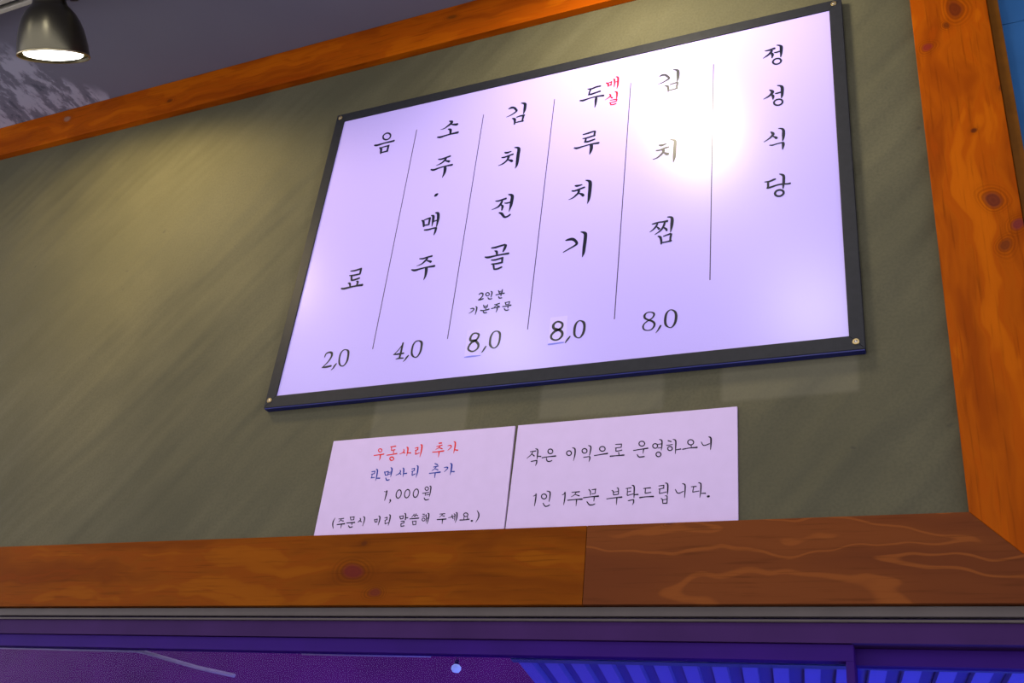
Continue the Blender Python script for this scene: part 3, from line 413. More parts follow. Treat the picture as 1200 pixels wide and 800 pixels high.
  [[-1024.2,1918.6,1.8,-1022.8,1915.1,2.5,-1025.7,1911.2,2.1,-1032.4,1908.2,1.2],[-1023.7,1912.4,1.5,-1021,1909.5,2.4],[-1019.1,1923.1,1.5,-1016.5,1920.9,3.1,-1015.4,1912.6,2.8,-1015.3,1903.8,0.9],[-1015.1,1910.6,1.8,-1007.9,1911.1,2.7]],
  [[-998.1,1919.7,1.8,-991.8,1920.7,2.1],[-991.7,1920.4,2.1,-991.6,1916,2.1],[-997.1,1914.2,1.8,-991.4,1915.9,1.8],[-995.4,1914.1,2.1,-995.2,1907.4,2.1],[-994.9,1906,2.1,-987.5,1908.9,1.8],[-987.6,1925.9,1.5,-984.6,1923.7,3,-983.8,1912.1,3,-985.3,1900.7,0.9]],
  [[-947.8,1928.1,1.8,-940.9,1925,2.7],[-949.5,1920.8,1.8,-939,1922.2,2.1],[-943.7,1920.5,2.1,-947.2,1916,1.8,-951.7,1913.2,1.2],[-944.5,1916.5,1.5,-938.4,1914.1,2.4],[-956.5,1907.8,2.1,-944.6,1908.4,2.1,-932.7,1909.1,3.3],[-943.3,1907.7,2.7,-943.1,1897.7,1.2]],
  [[-925.6,1918,1.5,-919.7,1918.7,2.4,-917.4,1916.2,2.4,-923.8,1909.2,1.2],[-913.1,1926,1.8,-909.6,1923.7,3.3,-909,1913,3.3,-910,1901.8,0.9],[-908.3,1909,1.8,-901.7,1908.3,2.9]]],
 's1_won': [[[-1052.5,1875.2,1.2,-1047.9,1874.3,1.8,-1046.6,1876.7,2.7,-1046.6,1867.5,3,-1047.9,1855.9,1.2]],
  [[-1035.5,1857,3.3,-1034.1,1854.3,2.7,-1036.7,1850.4,1.2]],
  [[-1012.6,1866.6,2.3,-1013.3,1863.5,2.3,-1014.8,1861.1,2.2,-1016.8,1859.8,2.3,-1019.1,1859.7,2.3,-1021.1,1861,2.3,-1022.8,1863.3,2.3,-1023.7,1866.4,2.3,-1023.8,1869.7,2.3,-1023,1872.9,2.3,-1021.5,1875.3,2.3,-1019.5,1876.6,2.3,-1017.3,1876.6,2.3,-1015.2,1875.4,2.3,-1013.6,1873,2.3,-1012.7,1869.9,2.3,-1012.6,1866.6,2.3]],
  [[-993.5,1866.3,2.2,-994.3,1863.2,2.2,-995.8,1860.8,2.2,-997.8,1859.5,2.2,-1000,1859.5,2.2,-1002.1,1860.7,2.2,-1003.7,1863,2.2,-1004.6,1866.1,2.2,-1004.7,1869.5,2.2,-1003.9,1872.6,2.3,-1002.4,1875,2.3,-1000.4,1876.3,2.3,-998.2,1876.3,2.3,-996.1,1875,2.2,-994.5,1872.7,2.2,-993.6,1869.6,2.2,-993.5,1866.3,2.2]],
  [[-974.2,1866.4,2.2,-975,1863.3,2.2,-976.5,1861,2.2,-978.4,1859.6,2.2,-980.6,1859.6,2.2,-982.6,1860.8,2.2,-984.2,1863.2,2.2,-985.1,1866.2,2.2,-985.2,1869.5,2.2,-984.4,1872.6,2.2,-982.9,1875,2.2,-980.9,1876.3,2.2,-978.7,1876.4,2.2,-976.7,1875.1,2.2,-975.1,1872.8,2.2,-974.2,1869.7,2.2,-974.2,1866.4,2.2]],
  [[-953,1875.9,1.9,-953,1874.5,1.9,-953.7,1873.4,1.9,-954.8,1872.7,1.9,-956.2,1872.5,1.9,-957.7,1872.8,1.9,-959.1,1873.7,1.9,-960.1,1874.9,1.9,-960.7,1876.3,1.9,-960.6,1877.6,1.9,-960,1878.7,1.9,-958.9,1879.5,1.9,-957.4,1879.7,1.9,-955.9,1879.3,1.9,-954.5,1878.5,1.9,-953.5,1877.2,1.9,-953,1875.9,1.9],[-964.7,1866.8,1.8,-951.2,1868.1,2.1],[-958.1,1867.2,1.8,-957.9,1861.9,1.5],[-955.3,1863.1,1.8,-947.7,1864,1.5],[-951.3,1881.3,1.5,-948.2,1879.2,2.7,-947.7,1868,2.4,-948.4,1859.5,1.2],[-959.3,1857.4,1.8,-955.7,1852.9,2.3,-948.8,1853.9,2.1]]],
 's1_note': [[[-1156,1824.4,1.2,-1158.9,1817.2,2.5,-1158.6,1810.5,2.8,-1155.5,1802.5,1.2]],
  [[-1147.1,1821.8,1.5,-1135.3,1822.7,2.1],[-1140.3,1821.6,1.8,-1145.6,1815.4,1.2],[-1140.8,1818.5,1.5,-1134.7,1817,2.1],[-1148.2,1810.2,2.1,-1130.5,1811.5,2.7],[-1137.8,1810.8,2.8,-1137.8,1802.5,0.9]],
  [[-1120.8,1825.1,1.8,-1118,1819,1.8],[-1119.6,1824.3,1.5,-1111,1824.7,2.4],[-1111.3,1824.4,1.8,-1111.2,1818.7,1.8],[-1117.9,1818.6,1.5,-1111.3,1819.1,1.8],[-1126.3,1812.7,2.1,-1107.8,1813.3,2.7],[-1113.6,1812.9,1.8,-1113.4,1808.2,1.5],[-1120.9,1807.2,1.8,-1116.8,1803.5,2.4,-1111.1,1804.6,2.1]],
  [[-1097,1821.5,1.8,-1095.5,1818.1,2.4,-1098.5,1814.9,2.1,-1100.4,1813.4,1.2],[-1095.8,1816.2,1.5,-1092.4,1814.1,2.1],[-1090.2,1824.5,1.5,-1086.8,1822.4,2.4,-1086.3,1814.5,2.4,-1087.9,1805.1,0.9]],
  [[-1063.1,1817.5,2.1,-1060.6,1812.2,2.1],[-1062.3,1817.2,1.5,-1056.7,1818.3,1.8],[-1056.9,1818,1.8,-1056.7,1812.7,1.8],[-1060.5,1812,1.8,-1056.3,1812.7,1.8],[-1055,1824.4,1.5,-1051.7,1822.3,2.7,-1051.3,1814.5,2.7,-1052.7,1805.4,0.9]],
  [[-1040.4,1819.9,1.5,-1034.8,1821,2.1],[-1034.7,1820.6,1.8,-1034.7,1816.7,1.8],[-1039.3,1814.7,1.5,-1034.3,1816.4,1.8],[-1038.3,1814.6,1.8,-1037.7,1808.8,1.8],[-1037.2,1807.7,1.8,-1029.1,1810.4,1.5],[-1031.5,1826.1,1.5,-1028.6,1824,2.7,-1028.3,1814.9,2.7,-1029.6,1803.9,0.9]],
  [[-1007.2,1821.9,2.1,-1004.3,1816.3,2.1],[-1006,1821.6,1.8,-999.1,1822.6,1.8],[-999,1822.2,1.8,-999.2,1817,1.8],[-1004.3,1816.3,1.8,-998.7,1817,1.8],[-997.1,1827.3,1.8,-994.6,1825.3,2.6,-993.2,1814.2,2.3],[-993.7,1818.1,1.8,-988.3,1818.3,2.3],[-1002.6,1811.4,1.8,-994.9,1811.7,2],[-995.3,1811.3,1.8,-995,1808.2,1.8],[-1001.8,1806.8,1.8,-995,1808.2,1.8],[-1001.4,1806.4,1.8,-1000.7,1802.3,1.8],[-1000.5,1801.2,2,-993.6,1802.3,2]],
  [[-975.5,1825.1,1.8,-980,1818.9,1.2],[-975.6,1822.2,1.5,-972.4,1819.9,1.7],[-971.3,1825.6,1.8,-973.8,1819.9,1.2],[-971.6,1823,1.5,-967.1,1821.6,2],[-983.6,1815.8,2,-964.1,1816.6,2.6],[-976.9,1811,1.7,-974.3,1803.3,1.7],[-975.6,1810.3,1.5,-968.7,1811.1,1.7],[-969,1810.7,1.7,-968.5,1803.7,1.7],[-974.3,1803.3,1.4,-968.2,1803.9,1.7]],
  [[-957.1,1824.4,1.7,-952.7,1823.6,2],[-956.9,1819.2,1.5,-950.2,1820.9,2],[-949.8,1813.2,1.7,-949.9,1812.1,1.7,-950.4,1811.2,1.7,-951.4,1810.6,1.7,-952.6,1810.4,1.7,-953.8,1810.6,1.7,-955,1811.3,1.7,-955.9,1812.3,1.7,-956.3,1813.5,1.7,-956.2,1814.6,1.7,-955.7,1815.5,1.7,-954.8,1816.1,1.7,-953.6,1816.3,1.7,-952.3,1816,1.7,-951.1,1815.3,1.7,-950.3,1814.4,1.7,-949.8,1813.2,1.7],[-949.2,1823.4,1.4,-947,1814.4,2,-947,1808,1.2],[-947.4,1815.4,1.4,-943.1,1816.1,1.4],[-946.1,1825.6,1.4,-943.2,1823.5,2.6,-942.8,1814.2,2.6,-944.1,1804.1,0.9]],
  [[-919.8,1822.9,1.4,-908.9,1823.3,2],[-913.5,1822.2,1.7,-919.5,1816.5,1.1],[-913.8,1819.5,1.4,-908.8,1818.2,2],[-923.5,1812,2,-904.5,1812.5,2.6],[-911.8,1811.8,2.6,-911.5,1803.5,1.1]],
  [[-892.8,1820.5,1.7,-892.3,1817.3,2,-895.4,1815.6,1.7,-900.1,1814.9,1.1],[-892.9,1816.7,1.4,-889.5,1812.8,2],[-891.5,1816.7,1.4,-886.8,1817.4,1.7],[-889,1822.3,1.4,-886.5,1819.6,2.3,-886.2,1808.9,1.1],[-885.3,1824.7,1.4,-882.6,1822.6,2.6,-882.1,1813.1,2.5,-883.9,1804.4,0.8]],
  [[-859.3,1819.2,2,-859.5,1817.8,2,-860.3,1816.7,2,-861.6,1816,2,-863.3,1815.8,2,-865,1816.1,2,-866.6,1817,2,-867.7,1818.2,2,-868.3,1819.5,2,-868.1,1820.9,2,-867.3,1822,2,-866,1822.7,2,-864.3,1822.9,2,-862.6,1822.6,2,-861,1821.7,2,-859.9,1820.5,2,-859.3,1819.2,2],[-866.9,1815.1,1.7,-866.5,1810.7,1.7],[-859.6,1815.4,1.7,-859,1811,1.7],[-874.8,1809.3,2.3,-864.7,1809.3,2,-855.5,1810.2,2.5]],
  [[-850.4,1806.9,3.6,-848.6,1806.8,3.6]],
  [[-841.2,1826.6,1.1,-836.9,1820.1,2.5,-836.5,1812.6,2.5,-841,1803.4,0.8]]],
 's2_top': [[[-745.5,1939.3,1.7,-733.8,1940.2,2.3],[-740.2,1938.6,2,-742.9,1932.9,2,-750.7,1926.3,1.1],[-741.1,1934.1,1.7,-736,1929.9,2.5],[-735,1944.8,1.4,-730.4,1941.9,2.8,-729.7,1931.4,2.5,-729.8,1923.6,1.4],[-728.7,1928.7,2,-722.5,1928.3,2.5],[-741.4,1919.2,2,-729.9,1920.8,2.2],[-729.8,1920.4,2.5,-729.9,1915.2,2.5,-731.7,1909.8,0.8]],
  [[-699.3,1936.9,2.2,-699.5,1935.1,2.2,-700.4,1933.6,2.2,-701.9,1932.7,2.2,-703.7,1932.5,2.2,-705.7,1933,2.2,-707.4,1934.1,2.2,-708.6,1935.7,2.2,-709.1,1937.5,2.2,-708.9,1939.3,2.2,-708,1940.8,2.2,-706.5,1941.7,2.2,-704.7,1941.9,2.2,-702.7,1941.4,2.2,-701,1940.3,2.2,-699.8,1938.7,2.2,-699.3,1936.9,2.2],[-719.9,1925.3,2.2,-706.5,1926.6,2,-692.7,1927,3.1],[-710.8,1923.9,1.7,-708.9,1918.4,2.2,-704.3,1916.8,2.2,-699.3,1918.4,2.2]],
  [[-661.6,1930.7,2.2,-661.8,1928.9,2.2,-662.7,1927.5,2.2,-664.2,1926.6,2.2,-666,1926.4,2.2,-667.9,1926.8,2.2,-669.5,1928,2.2,-670.7,1929.5,2.2,-671.2,1931.3,2.2,-671,1933.1,2.2,-670.1,1934.5,2.2,-668.6,1935.4,2.2,-666.8,1935.7,2.2,-664.9,1935.2,2.2,-663.3,1934.1,2.2,-662.1,1932.5,2.2,-661.6,1930.7,2.2],[-660.6,1941.5,1.4,-655.3,1938.6,2.8,-654.3,1927.6,2.7,-656.4,1915,0.8]],
  [[-631.2,1933.1,2.2,-631.4,1931.3,2.2,-632.3,1929.9,2.2,-633.8,1929,2.2,-635.6,1928.8,2.2,-637.5,1929.3,2.2,-639.1,1930.4,2.2,-640.3,1931.9,2.2,-640.8,1933.7,2.2,-640.5,1935.5,2.2,-639.6,1936.9,2.2,-638.1,1937.8,2.2,-636.3,1938,2.2,-634.5,1937.6,2.2,-632.8,1936.4,2.2,-631.7,1934.9,2.2,-631.2,1933.1,2.2],[-629.3,1943.8,1.4,-624.3,1940.9,2.7,-624.5,1930.7,2.5,-625.9,1923.8,1.4],[-636.8,1920.7,1.9,-625.1,1921.6,1.9],[-625,1921.2,2.4,-624.5,1916.8,2.4,-625.8,1911.2,0.8]],
  [[-596.2,1934.7,2.2,-596.4,1932.9,2.2,-597.5,1931.5,2.2,-599.2,1930.6,2.2,-601.2,1930.4,2.2,-603.2,1930.9,2.2,-605,1932,2.2,-606.3,1933.6,2.2,-606.8,1935.5,2.2,-606.6,1937.2,2.2,-605.5,1938.7,2.2,-603.8,1939.6,2.2,-601.8,1939.8,2.2,-599.7,1939.3,2.2,-597.9,1938.2,2.2,-596.7,1936.6,2.2,-596.2,1934.7,2.2],[-616.1,1922.8,1.9,-606.2,1923.8,1.9,-591,1925.3,3.2]],
  [[-576.7,1942,1.6,-565.2,1942,2.1],[-565.1,1941.8,1.9,-565.4,1936.1,1.9],[-576.6,1935,1.6,-565.4,1935.7,1.9],[-575.3,1934.3,1.9,-575.3,1929.2,1.9],[-575.3,1928.6,1.9,-569.8,1928.9,1.9,-563.8,1930.1,2.1],[-569.7,1925.7,1.9,-568.7,1920.6,1.6],[-585.3,1919.5,2.7,-574.2,1919.7,1.9,-559.4,1920,2.9]],
  [[-521.5,1939.6,2.1,-521.8,1937.8,2.1,-522.9,1936.4,2.1,-524.6,1935.4,2.1,-526.6,1935.2,2.1,-528.6,1935.7,2.1,-530.4,1936.9,2.1,-531.6,1938.5,2.1,-532.1,1940.4,2.1,-531.8,1942.2,2.1,-530.7,1943.7,2.1,-529,1944.6,2.1,-527,1944.8,2.1,-525,1944.3,2.1,-523.2,1943.1,2.1,-522,1941.5,2.1,-521.5,1939.6,2.1],[-541.8,1927.8,1.9,-528.9,1929.1,1.8,-515.3,1930.4,2.9],[-522.9,1928.7,2.4,-523.7,1920.7,1.1],[-534.4,1919.3,1.8,-530.6,1914.3,2.4,-521.1,1914.7,2.4]],
  [[-497.3,1933.4,2.1,-497.6,1931.7,2.1,-498.5,1930.3,2.1,-499.9,1929.4,2.1,-501.6,1929.2,2.1,-503.3,1929.7,2.1,-504.8,1930.8,2.1,-505.9,1932.3,2.1,-506.3,1934,2.1,-506,1935.7,2.1,-505.1,1937.1,2.1,-503.7,1938,2.1,-502,1938.2,2.1,-500.2,1937.7,2.1,-498.7,1936.7,2.1,-497.7,1935.1,2.1,-497.3,1933.4,2.1],[-496.6,1936.6,1.6,-490.7,1937,1.6],[-496.3,1929.3,1.6,-490.4,1929.6,1.6],[-494.6,1946,1.3,-489.8,1943.2,2.6,-489.4,1932.6,2.3,-490.2,1924.6,1],[-490.5,1916.6,2.1,-490.8,1914.9,2.1,-491.7,1913.6,2.1,-493.1,1912.7,2.1,-494.8,1912.5,2.1,-496.5,1912.9,2.1,-498,1914,2.1,-499,1915.5,2.1,-499.5,1917.2,2.1,-499.2,1918.9,2.1,-498.3,1920.3,2.1,-496.9,1921.1,2.1,-495.2,1921.4,2.1,-493.4,1920.9,2.1,-492,1919.8,2.1,-490.9,1918.3,2.1,-490.5,1916.6,2.1]],
  [[-478.6,1942.4,1.8,-472.7,1940.1,2.3],[-480.6,1933.4,1.6,-470.1,1934.3,1.8],[-470.1,1926.5,2.1,-470.4,1925,2.1,-471.3,1923.8,2.1,-472.6,1923.1,2.1,-474.2,1922.9,2.1,-475.8,1923.3,2.1,-477.2,1924.2,2.1,-478.1,1925.6,2.1,-478.5,1927.1,2.1,-478.3,1928.6,2.1,-477.4,1929.8,2.1,-476.1,1930.6,2.1,-474.4,1930.8,2.1,-472.8,1930.4,2.1,-471.4,1929.4,2.1,-470.5,1928.1,2.1,-470.1,1926.5,2.1],[-469.5,1944.2,1.3,-464.5,1941.3,2.6,-464.1,1928.3,2.3,-464.2,1916.1,1],[-462.8,1923.6,1.8,-454.8,1924.6,2.3]],
  [[-431.9,1935.8,2.1,-432.3,1934,2,-433.4,1932.5,2,-435.1,1931.5,2,-437.1,1931.3,2.1,-439.1,1931.8,2.1,-440.9,1933,2.1,-442.1,1934.7,2.1,-442.5,1936.6,2.1,-442.2,1938.5,2.1,-441.1,1940,2.1,-439.4,1940.9,2.1,-437.3,1941.2,2.1,-435.3,1940.6,2.1,-433.6,1939.4,2.1,-432.4,1937.8,2.1,-431.9,1935.8,2.1],[-436.3,1931.2,1.8,-435.8,1926.3,1.5],[-451.3,1923.7,2.3,-439.8,1925.4,1.8,-425.6,1925.6,3.1]],
  [[-418.3,1935.5,1.5,-413.7,1928.4,2,-403.5,1931.1,1.8],[-405.4,1944.3,1.5,-401.4,1941.6,3.1,-401,1931.1,2.8,-401.7,1919.7,1.3]]],
 's2_low': [[[-729.2,1849.7,1.4,-725.5,1851.4,1.9,-724.2,1854.1,1.9,-724.2,1842.6,2.7,-725.2,1830.3,1.1]],
  [[-702.9,1847.8,2.2,-703.2,1846,2.2,-704.1,1844.6,2.2,-705.6,1843.6,2.2,-707.6,1843.4,2.2,-709.5,1843.8,2.2,-711.3,1844.9,2.2,-712.5,1846.5,2.2,-713.1,1848.3,2.2,-712.9,1850.1,2.2,-712,1851.6,2.2,-710.4,1852.6,2.2,-708.5,1852.8,2.2,-706.5,1852.4,2.2,-704.8,1851.3,2.2,-703.5,1849.7,2.2,-702.9,1847.8,2.2],[-703.4,1858.4,1.4,-696.8,1855.6,2.7,-696.4,1845,2.4,-697.2,1837.7,1.3],[-708.6,1835.1,1.9,-704.3,1829.4,2.2,-699.8,1829,2.4,-695.3,1831.2,1.9]],
  [[-672.4,1849.4,1.3,-668.8,1851.1,1.9,-667.2,1854.5,1.9,-666.8,1842.4,2.7,-668.1,1830,1.1]],
  [[-654.1,1853.4,1.6,-639.3,1853.9,2.4],[-646,1852.7,1.9,-648.7,1848.3,1.6,-654.6,1844.9,1.1],[-646.9,1848.8,1.3,-639.3,1846,2.4],[-660.8,1838.5,2.1,-647.3,1839.3,1.9,-633.2,1839.4,3.2],[-643.6,1838.9,2.6,-643.8,1826.7,0.8]],
  [[-621.8,1857.3,1.9,-618.4,1852.9,2.1,-617.9,1846.2,1.8],[-615.7,1856.4,1.6,-608.4,1857.2,2.1],[-609,1856.9,1.8,-609.1,1849.4,1.8],[-615.1,1848.4,1.6,-609,1849.1,1.8],[-631,1841.9,2.1,-617.1,1843.1,1.8,-602.6,1843.6,3.1],[-610.3,1842.1,2.4,-610.6,1834.3,1],[-623.7,1834.3,1.8,-618.4,1828,2.4,-612.3,1827.8,2.1,-608.2,1829.4,1.8]],
  [[-578,1853.3,1.6,-575.3,1851.3,2.1,-574.5,1844.6,1.8],[-568.7,1857.6,1.6,-566,1855.7,2.1,-565.4,1845.4,1.8],[-574.2,1849.8,1.3,-566.5,1850.9,1.6],[-573.9,1844.6,1.6,-566.2,1845.1,1.8],[-586.6,1837.6,1.8,-572.3,1839.1,1.8,-558.7,1839.7,3.1],[-567.8,1838.9,2.6,-567.9,1825.8,0.8]],
  [[-552,1855.5,1.5,-542.5,1856.3,2.1],[-549.2,1849,1.5,-542.8,1849.9,1.8],[-549,1854.8,1.5,-548.9,1842.8,1.8],[-548.3,1842.2,1.8,-537.2,1844.8,1.5],[-541,1861,1.5,-537,1858.4,2.6,-536.3,1844.6,2.3,-536.3,1837.4,1.3],[-535.4,1843.1,1.8,-529,1843.2,2.6],[-546.5,1832.5,1.8,-536.7,1833.9,1.8],[-536.6,1833.6,2.3,-536.4,1828.5,2.3,-538.5,1824.2,0.8]],
  [[-519.6,1853.9,1.5,-506.8,1854.4,2.3],[-516,1853.1,1.8,-516.3,1845.3,1.8],[-516.2,1844.7,1.8,-505.8,1846,2],[-525.7,1837.1,2.8,-514.8,1838.1,1.8,-500.9,1838.1,2.8]],
  [[-492.1,1857.2,1.5,-482.9,1857.9,2],[-482.9,1857.5,1.8,-483.3,1853.2,1.8],[-491.8,1851.2,1.5,-482.9,1852.6,1.8],[-490.1,1850.8,1.8,-490.4,1843.5,1.8],[-490.4,1842.9,1.8,-477.9,1845.2,1.5],[-480.7,1861.9,1.3,-476.3,1859.9,2.5,-475.7,1848.6,2.5,-476,1840.4,1.3],[-487.1,1833.9,1.5,-484.4,1831.4,2,-483.7,1824.9,1.7],[-479.9,1838.2,1.3,-476.4,1836.9,2,-476.2,1824.6,1.7],[-484,1831.1,1.2,-476.8,1832,1.5],[-483.7,1824.6,1.7,-476.2,1824.6,2]],
  [[-462.1,1849.1,1.5,-457.3,1841.8,2,-447.8,1844.9,1.7],[-449.9,1859.1,1.5,-445.3,1856.5,2.5,-445,1844.7,2.2,-445.6,1833.1,1]],
  [[-434.2,1852.6,1.5,-425.6,1852.8,2.2],[-430,1851.9,1.7,-431.5,1843.4,1.7],[-431.5,1842.6,1.7,-420.4,1844.1,1.5],[-421.8,1859.3,1.5,-417.5,1856.8,2.5,-417.6,1843.3,2.2,-419,1832,0.7],[-416.4,1839.6,1.5,-409.2,1839.4,2.4]],
  [[-405.3,1833.5,3.9,-403.1,1833.6,3.9]]],
}

def catmull(pts):
    if len(pts) < 3: return pts
    out = []
    closed = (Vector(pts[0][:2]) - Vector(pts[-1][:2])).length < 0.3
    n = len(pts)
    for i in range(n - 1):
        p0 = pts[i - 1] if i else (pts[-2] if closed else pts[0])
        p3 = pts[i + 2] if i + 2 < n else (pts[1] if closed else pts[-1])
        p1, p2 = pts[i], pts[i + 1]
        for s in range(4):
            t = s / 4.0
            out.append(tuple(0.5 * ((2 * b) + (-a + c) * t + (2 * a - 5 * b + 4 * c - d) * t * t + (-a + 3 * b - 3 * c + d) * t ** 3) for a, b, c, d in zip(p0, p1, p2, p3)))
    out.append(pts[-1])
    return out
def lettering(key, y, material, parent, name='lettering', label=None):
    """one printed word or line: an empty part that holds its characters"""
    if len(STROKES[key]) == 1: return character(STROKES[key][0], y, material, parent, name, label)
    x0 = min(r[0] for c in STROKES[key] for r in c) / 1000; z0 = min(r[1] for c in STROKES[key] for r in c) / 1000
    w = empty(name, (x0, y, z0)); w.parent = parent
    if label: w['label'] = label
    for c in STROKES[key]:
        o = character(c, y, material, w, 'character'); o.location = (-x0, -y, -z0)
    return w
def character(strokes, y, material, parent, name, label=None):
    """brush strokes (x, z, width in mm on the board face)"""
    bm = bmesh.new()
    for si, raw in enumerate(strokes):
        pts = [(raw[i], raw[i + 1], raw[i + 2]) for i in range(0, len(raw), 3)]
        closed = len(pts) > 4 and math.hypot(pts[0][0] - pts[-1][0], pts[0][1] - pts[-1][1]) < 0.3
        pts = catmull(pts)
        yy = y - 0.00002 * (si % 12)
        Lr = []
        n = len(pts)
        for i, (x, z, w) in enumerate(pts):
            a = pts[i - 1] if i else (pts[-2] if closed else pts[0])
            b = pts[i + 1] if i + 1 < n else (pts[1] if closed else pts[-1])
            tx, tz = b[0] - a[0], b[1] - a[1]
            l = math.hypot(tx, tz) or 1.0
            nx, nz = -tz / l, tx / l
            h = max(w, 0.4) / 2
            Lr.append((x, z, nx, nz, h, tx / l, tz / l))
        rows = [(bm.verts.new(((x + nx * h) / 1000, yy, (z + nz * h) / 1000)), bm.verts.new(((x - nx * h) / 1000, yy, (z - nz * h) / 1000))) for x, z, nx, nz, h, _, _ in Lr]
        for A, B in zip(rows, rows[1:]): bm.faces.new((A[0], B[0], B[1], A[1]))
        if not closed:                      # rounded brush ends
            for (x, z, nx, nz, h, tx, tz), row, sg in ((Lr[0], rows[0], -1), (Lr[-1], rows[-1], 1)):
                fan = [row[0]]
                for k in range(1, 5):
                    a = math.pi * k / 5
                    fan.append(bm.verts.new(((x + nx * h * math.cos(a) + sg * tx * h * math.sin(a) * 0.8) / 1000, yy, (z + nz * h * math.cos(a) + sg * tz * h * math.sin(a) * 0.8) / 1000)))
                fan.append(row[1]); bm.faces.new(fan)
    for f in bm.faces:
        f.normal_update()
        if f.normal.y > 0: f.normal_flip()
    o = link_mesh(name, bm, material, parent)
    if label: o['label'] = label
    return o

M_panel = flat('glossy_white_panel', (0.452, 0.376, 0.85), 0.29, 0.0, 0.45, grain=0.02, scale=300)
M_frame = flat('black_board_frame', (0.017, 0.018, 0.023), 0.5, 0.0, 0.15, grain=0.25, scale=80)
M_ink = flat('black_ink', (0.010, 0.012, 0.026), 0.29, 0.0, 0.2)
M_price = flat('soft_black_ink', (0.022, 0.022, 0.024), 0.29, 0.0, 0.2)
M_red = flat('red_ink', (0.62, 0.012, 0.03), 0.29, 0.0, 0.2)
M_line = flat('fine_line_ink', (0.045, 0.032, 0.090), 0.33, 0.0, 0.2)
M_under = flat('blue_pen', (0.16, 0.17, 0.72), 0.4)
M_stick = flat('white_price_sticker', (0.525, 0.44, 0.89), 0.4, 0.0, 0.3)
M_screw = flat('screw_steel', (0.42, 0.38, 0.34), 0.35, 0.9, grain=0.2)
M_washer = flat('brass_washer', (0.34, 0.26, 0.12), 0.4, 0.8, grain=0.2)

FX0, FX1, FZ0, FZ1 = -1.3960, -0.1345, 2.0835, 2.9305      # outer edge of the frame
PX0, PX1, PZ0, PZ1 = -1.3705, -0.1600, 2.1115, 2.9050      # white face
YB = -0.016
MB = tag(empty('menu_board', (0, 0, 0)), 'white menu board in a black frame with Korean dishes and prices', 'menu board')
def frame_bar(poly):
    return prism('frame_bar', poly, YB, 0.0, M_frame, MB, 0.0010)
frame_bar([(FX0, FZ1), (FX1, FZ1), (PX1, PZ1), (PX0, PZ1)])
frame_bar([(FX0, FZ0), (FX1, FZ0), (PX1, PZ0), (PX0, PZ0)])
frame_bar([(FX0, FZ0), (FX0, FZ1), (PX0, PZ1), (PX0, PZ0)])
frame_bar([(FX1, FZ0), (FX1, FZ1), (PX1, PZ1), (PX1, PZ0)])
M_underlight = flat('blue_underlight', (0.008, 0.012, 0.120), 0.4, 0.0, 0.3)  # blue light on the frame's underside, put in as a coloured strip
box('underlight_strip', FX0 + 0.002, FX1 - 0.001, -0.0150, -0.0010, FZ0 - 0.0028, FZ0 - 0.0001, M_underlight, MB, 0.0005)
box('panel', PX0, PX1, -0.0130, -0.001, PZ0, PZ1, M_panel, MB)
for x, z in ((-1.3845, 2.9190), (-1.3850, 2.1010), (-0.1490, 2.0985), (-0.1500, 2.9195)):
    w = empty('screw', (x, YB, z)); w.parent = MB
    q = Matrix.Rotation(math.radians(90), 4, 'X')
    bm = bmesh.new(); lathe(bm, [(0.0026, 0.0), (0.0060, 0.0), (0.0060, 0.0010), (0.0052, 0.0018), (0.0030, 0.0018), (0.0026, 0.0)], 20, q); link_mesh('washer', bm, M_washer, w, False)
    bm = bmesh.new(); lathe(bm, [(0, 0.0022), (0.0018, 0.0021), (0.0030, 0.0014), (0.0030, -0.001)], 16, q); link_mesh('head', bm, M_screw, w, True)
YL = -0.0131
for x, z0, z1 in ((-1.1420, 2.2035, 2.8218), (-0.9597, 2.2062, 2.8236), (-0.7770, 2.2056, 2.8235), (-0.5927, 2.2052, 2.8220), (-0.4056, 2.2666, 2.8244)):
    bm = bmesh.new()
    v = [bm.verts.new(p) for p in ((x - 0.0010, YL, z0), (x + 0.0010, YL, z0), (x + 0.0010, YL, z1), (x - 0.0010, YL, z1))]
    bm.faces.new(v); link_mesh('divider_line', bm, M_line, MB)
prism('price_sticker', [(-0.7285, 2.1660), (-0.6905, 2.1680), (-0.6920, 2.2270), (-0.7290, 2.2270)], -0.01325, -0.0130, M_stick, MB)
prism('price_sticker', [(-0.9130, 2.1575), (-0.8790, 2.1580), (-0.8850, 2.2205), (-0.9150, 2.2210)], -0.01325, -0.0130, M_stick, MB)
YT = -0.0134
for k in ('name', 'dish_e', 'dish_d', 'dish_c', 'dish_b', 'dish_a'): lettering(k, YT, M_ink, MB)
lettering('note', YT, M_ink, MB, label='small black note above the third price')
lettering('red', YT, M_red, MB, label='small red lettering beside the top of the fourth column')
for k in ('price_e', 'price_d', 'price_c', 'price_b', 'price_a'): lettering(k, YT, M_price, MB, 'price')
for k in ('underline_d', 'underline_c'): lettering(k, YT, M_under, MB, 'underline', 'blue pen line')

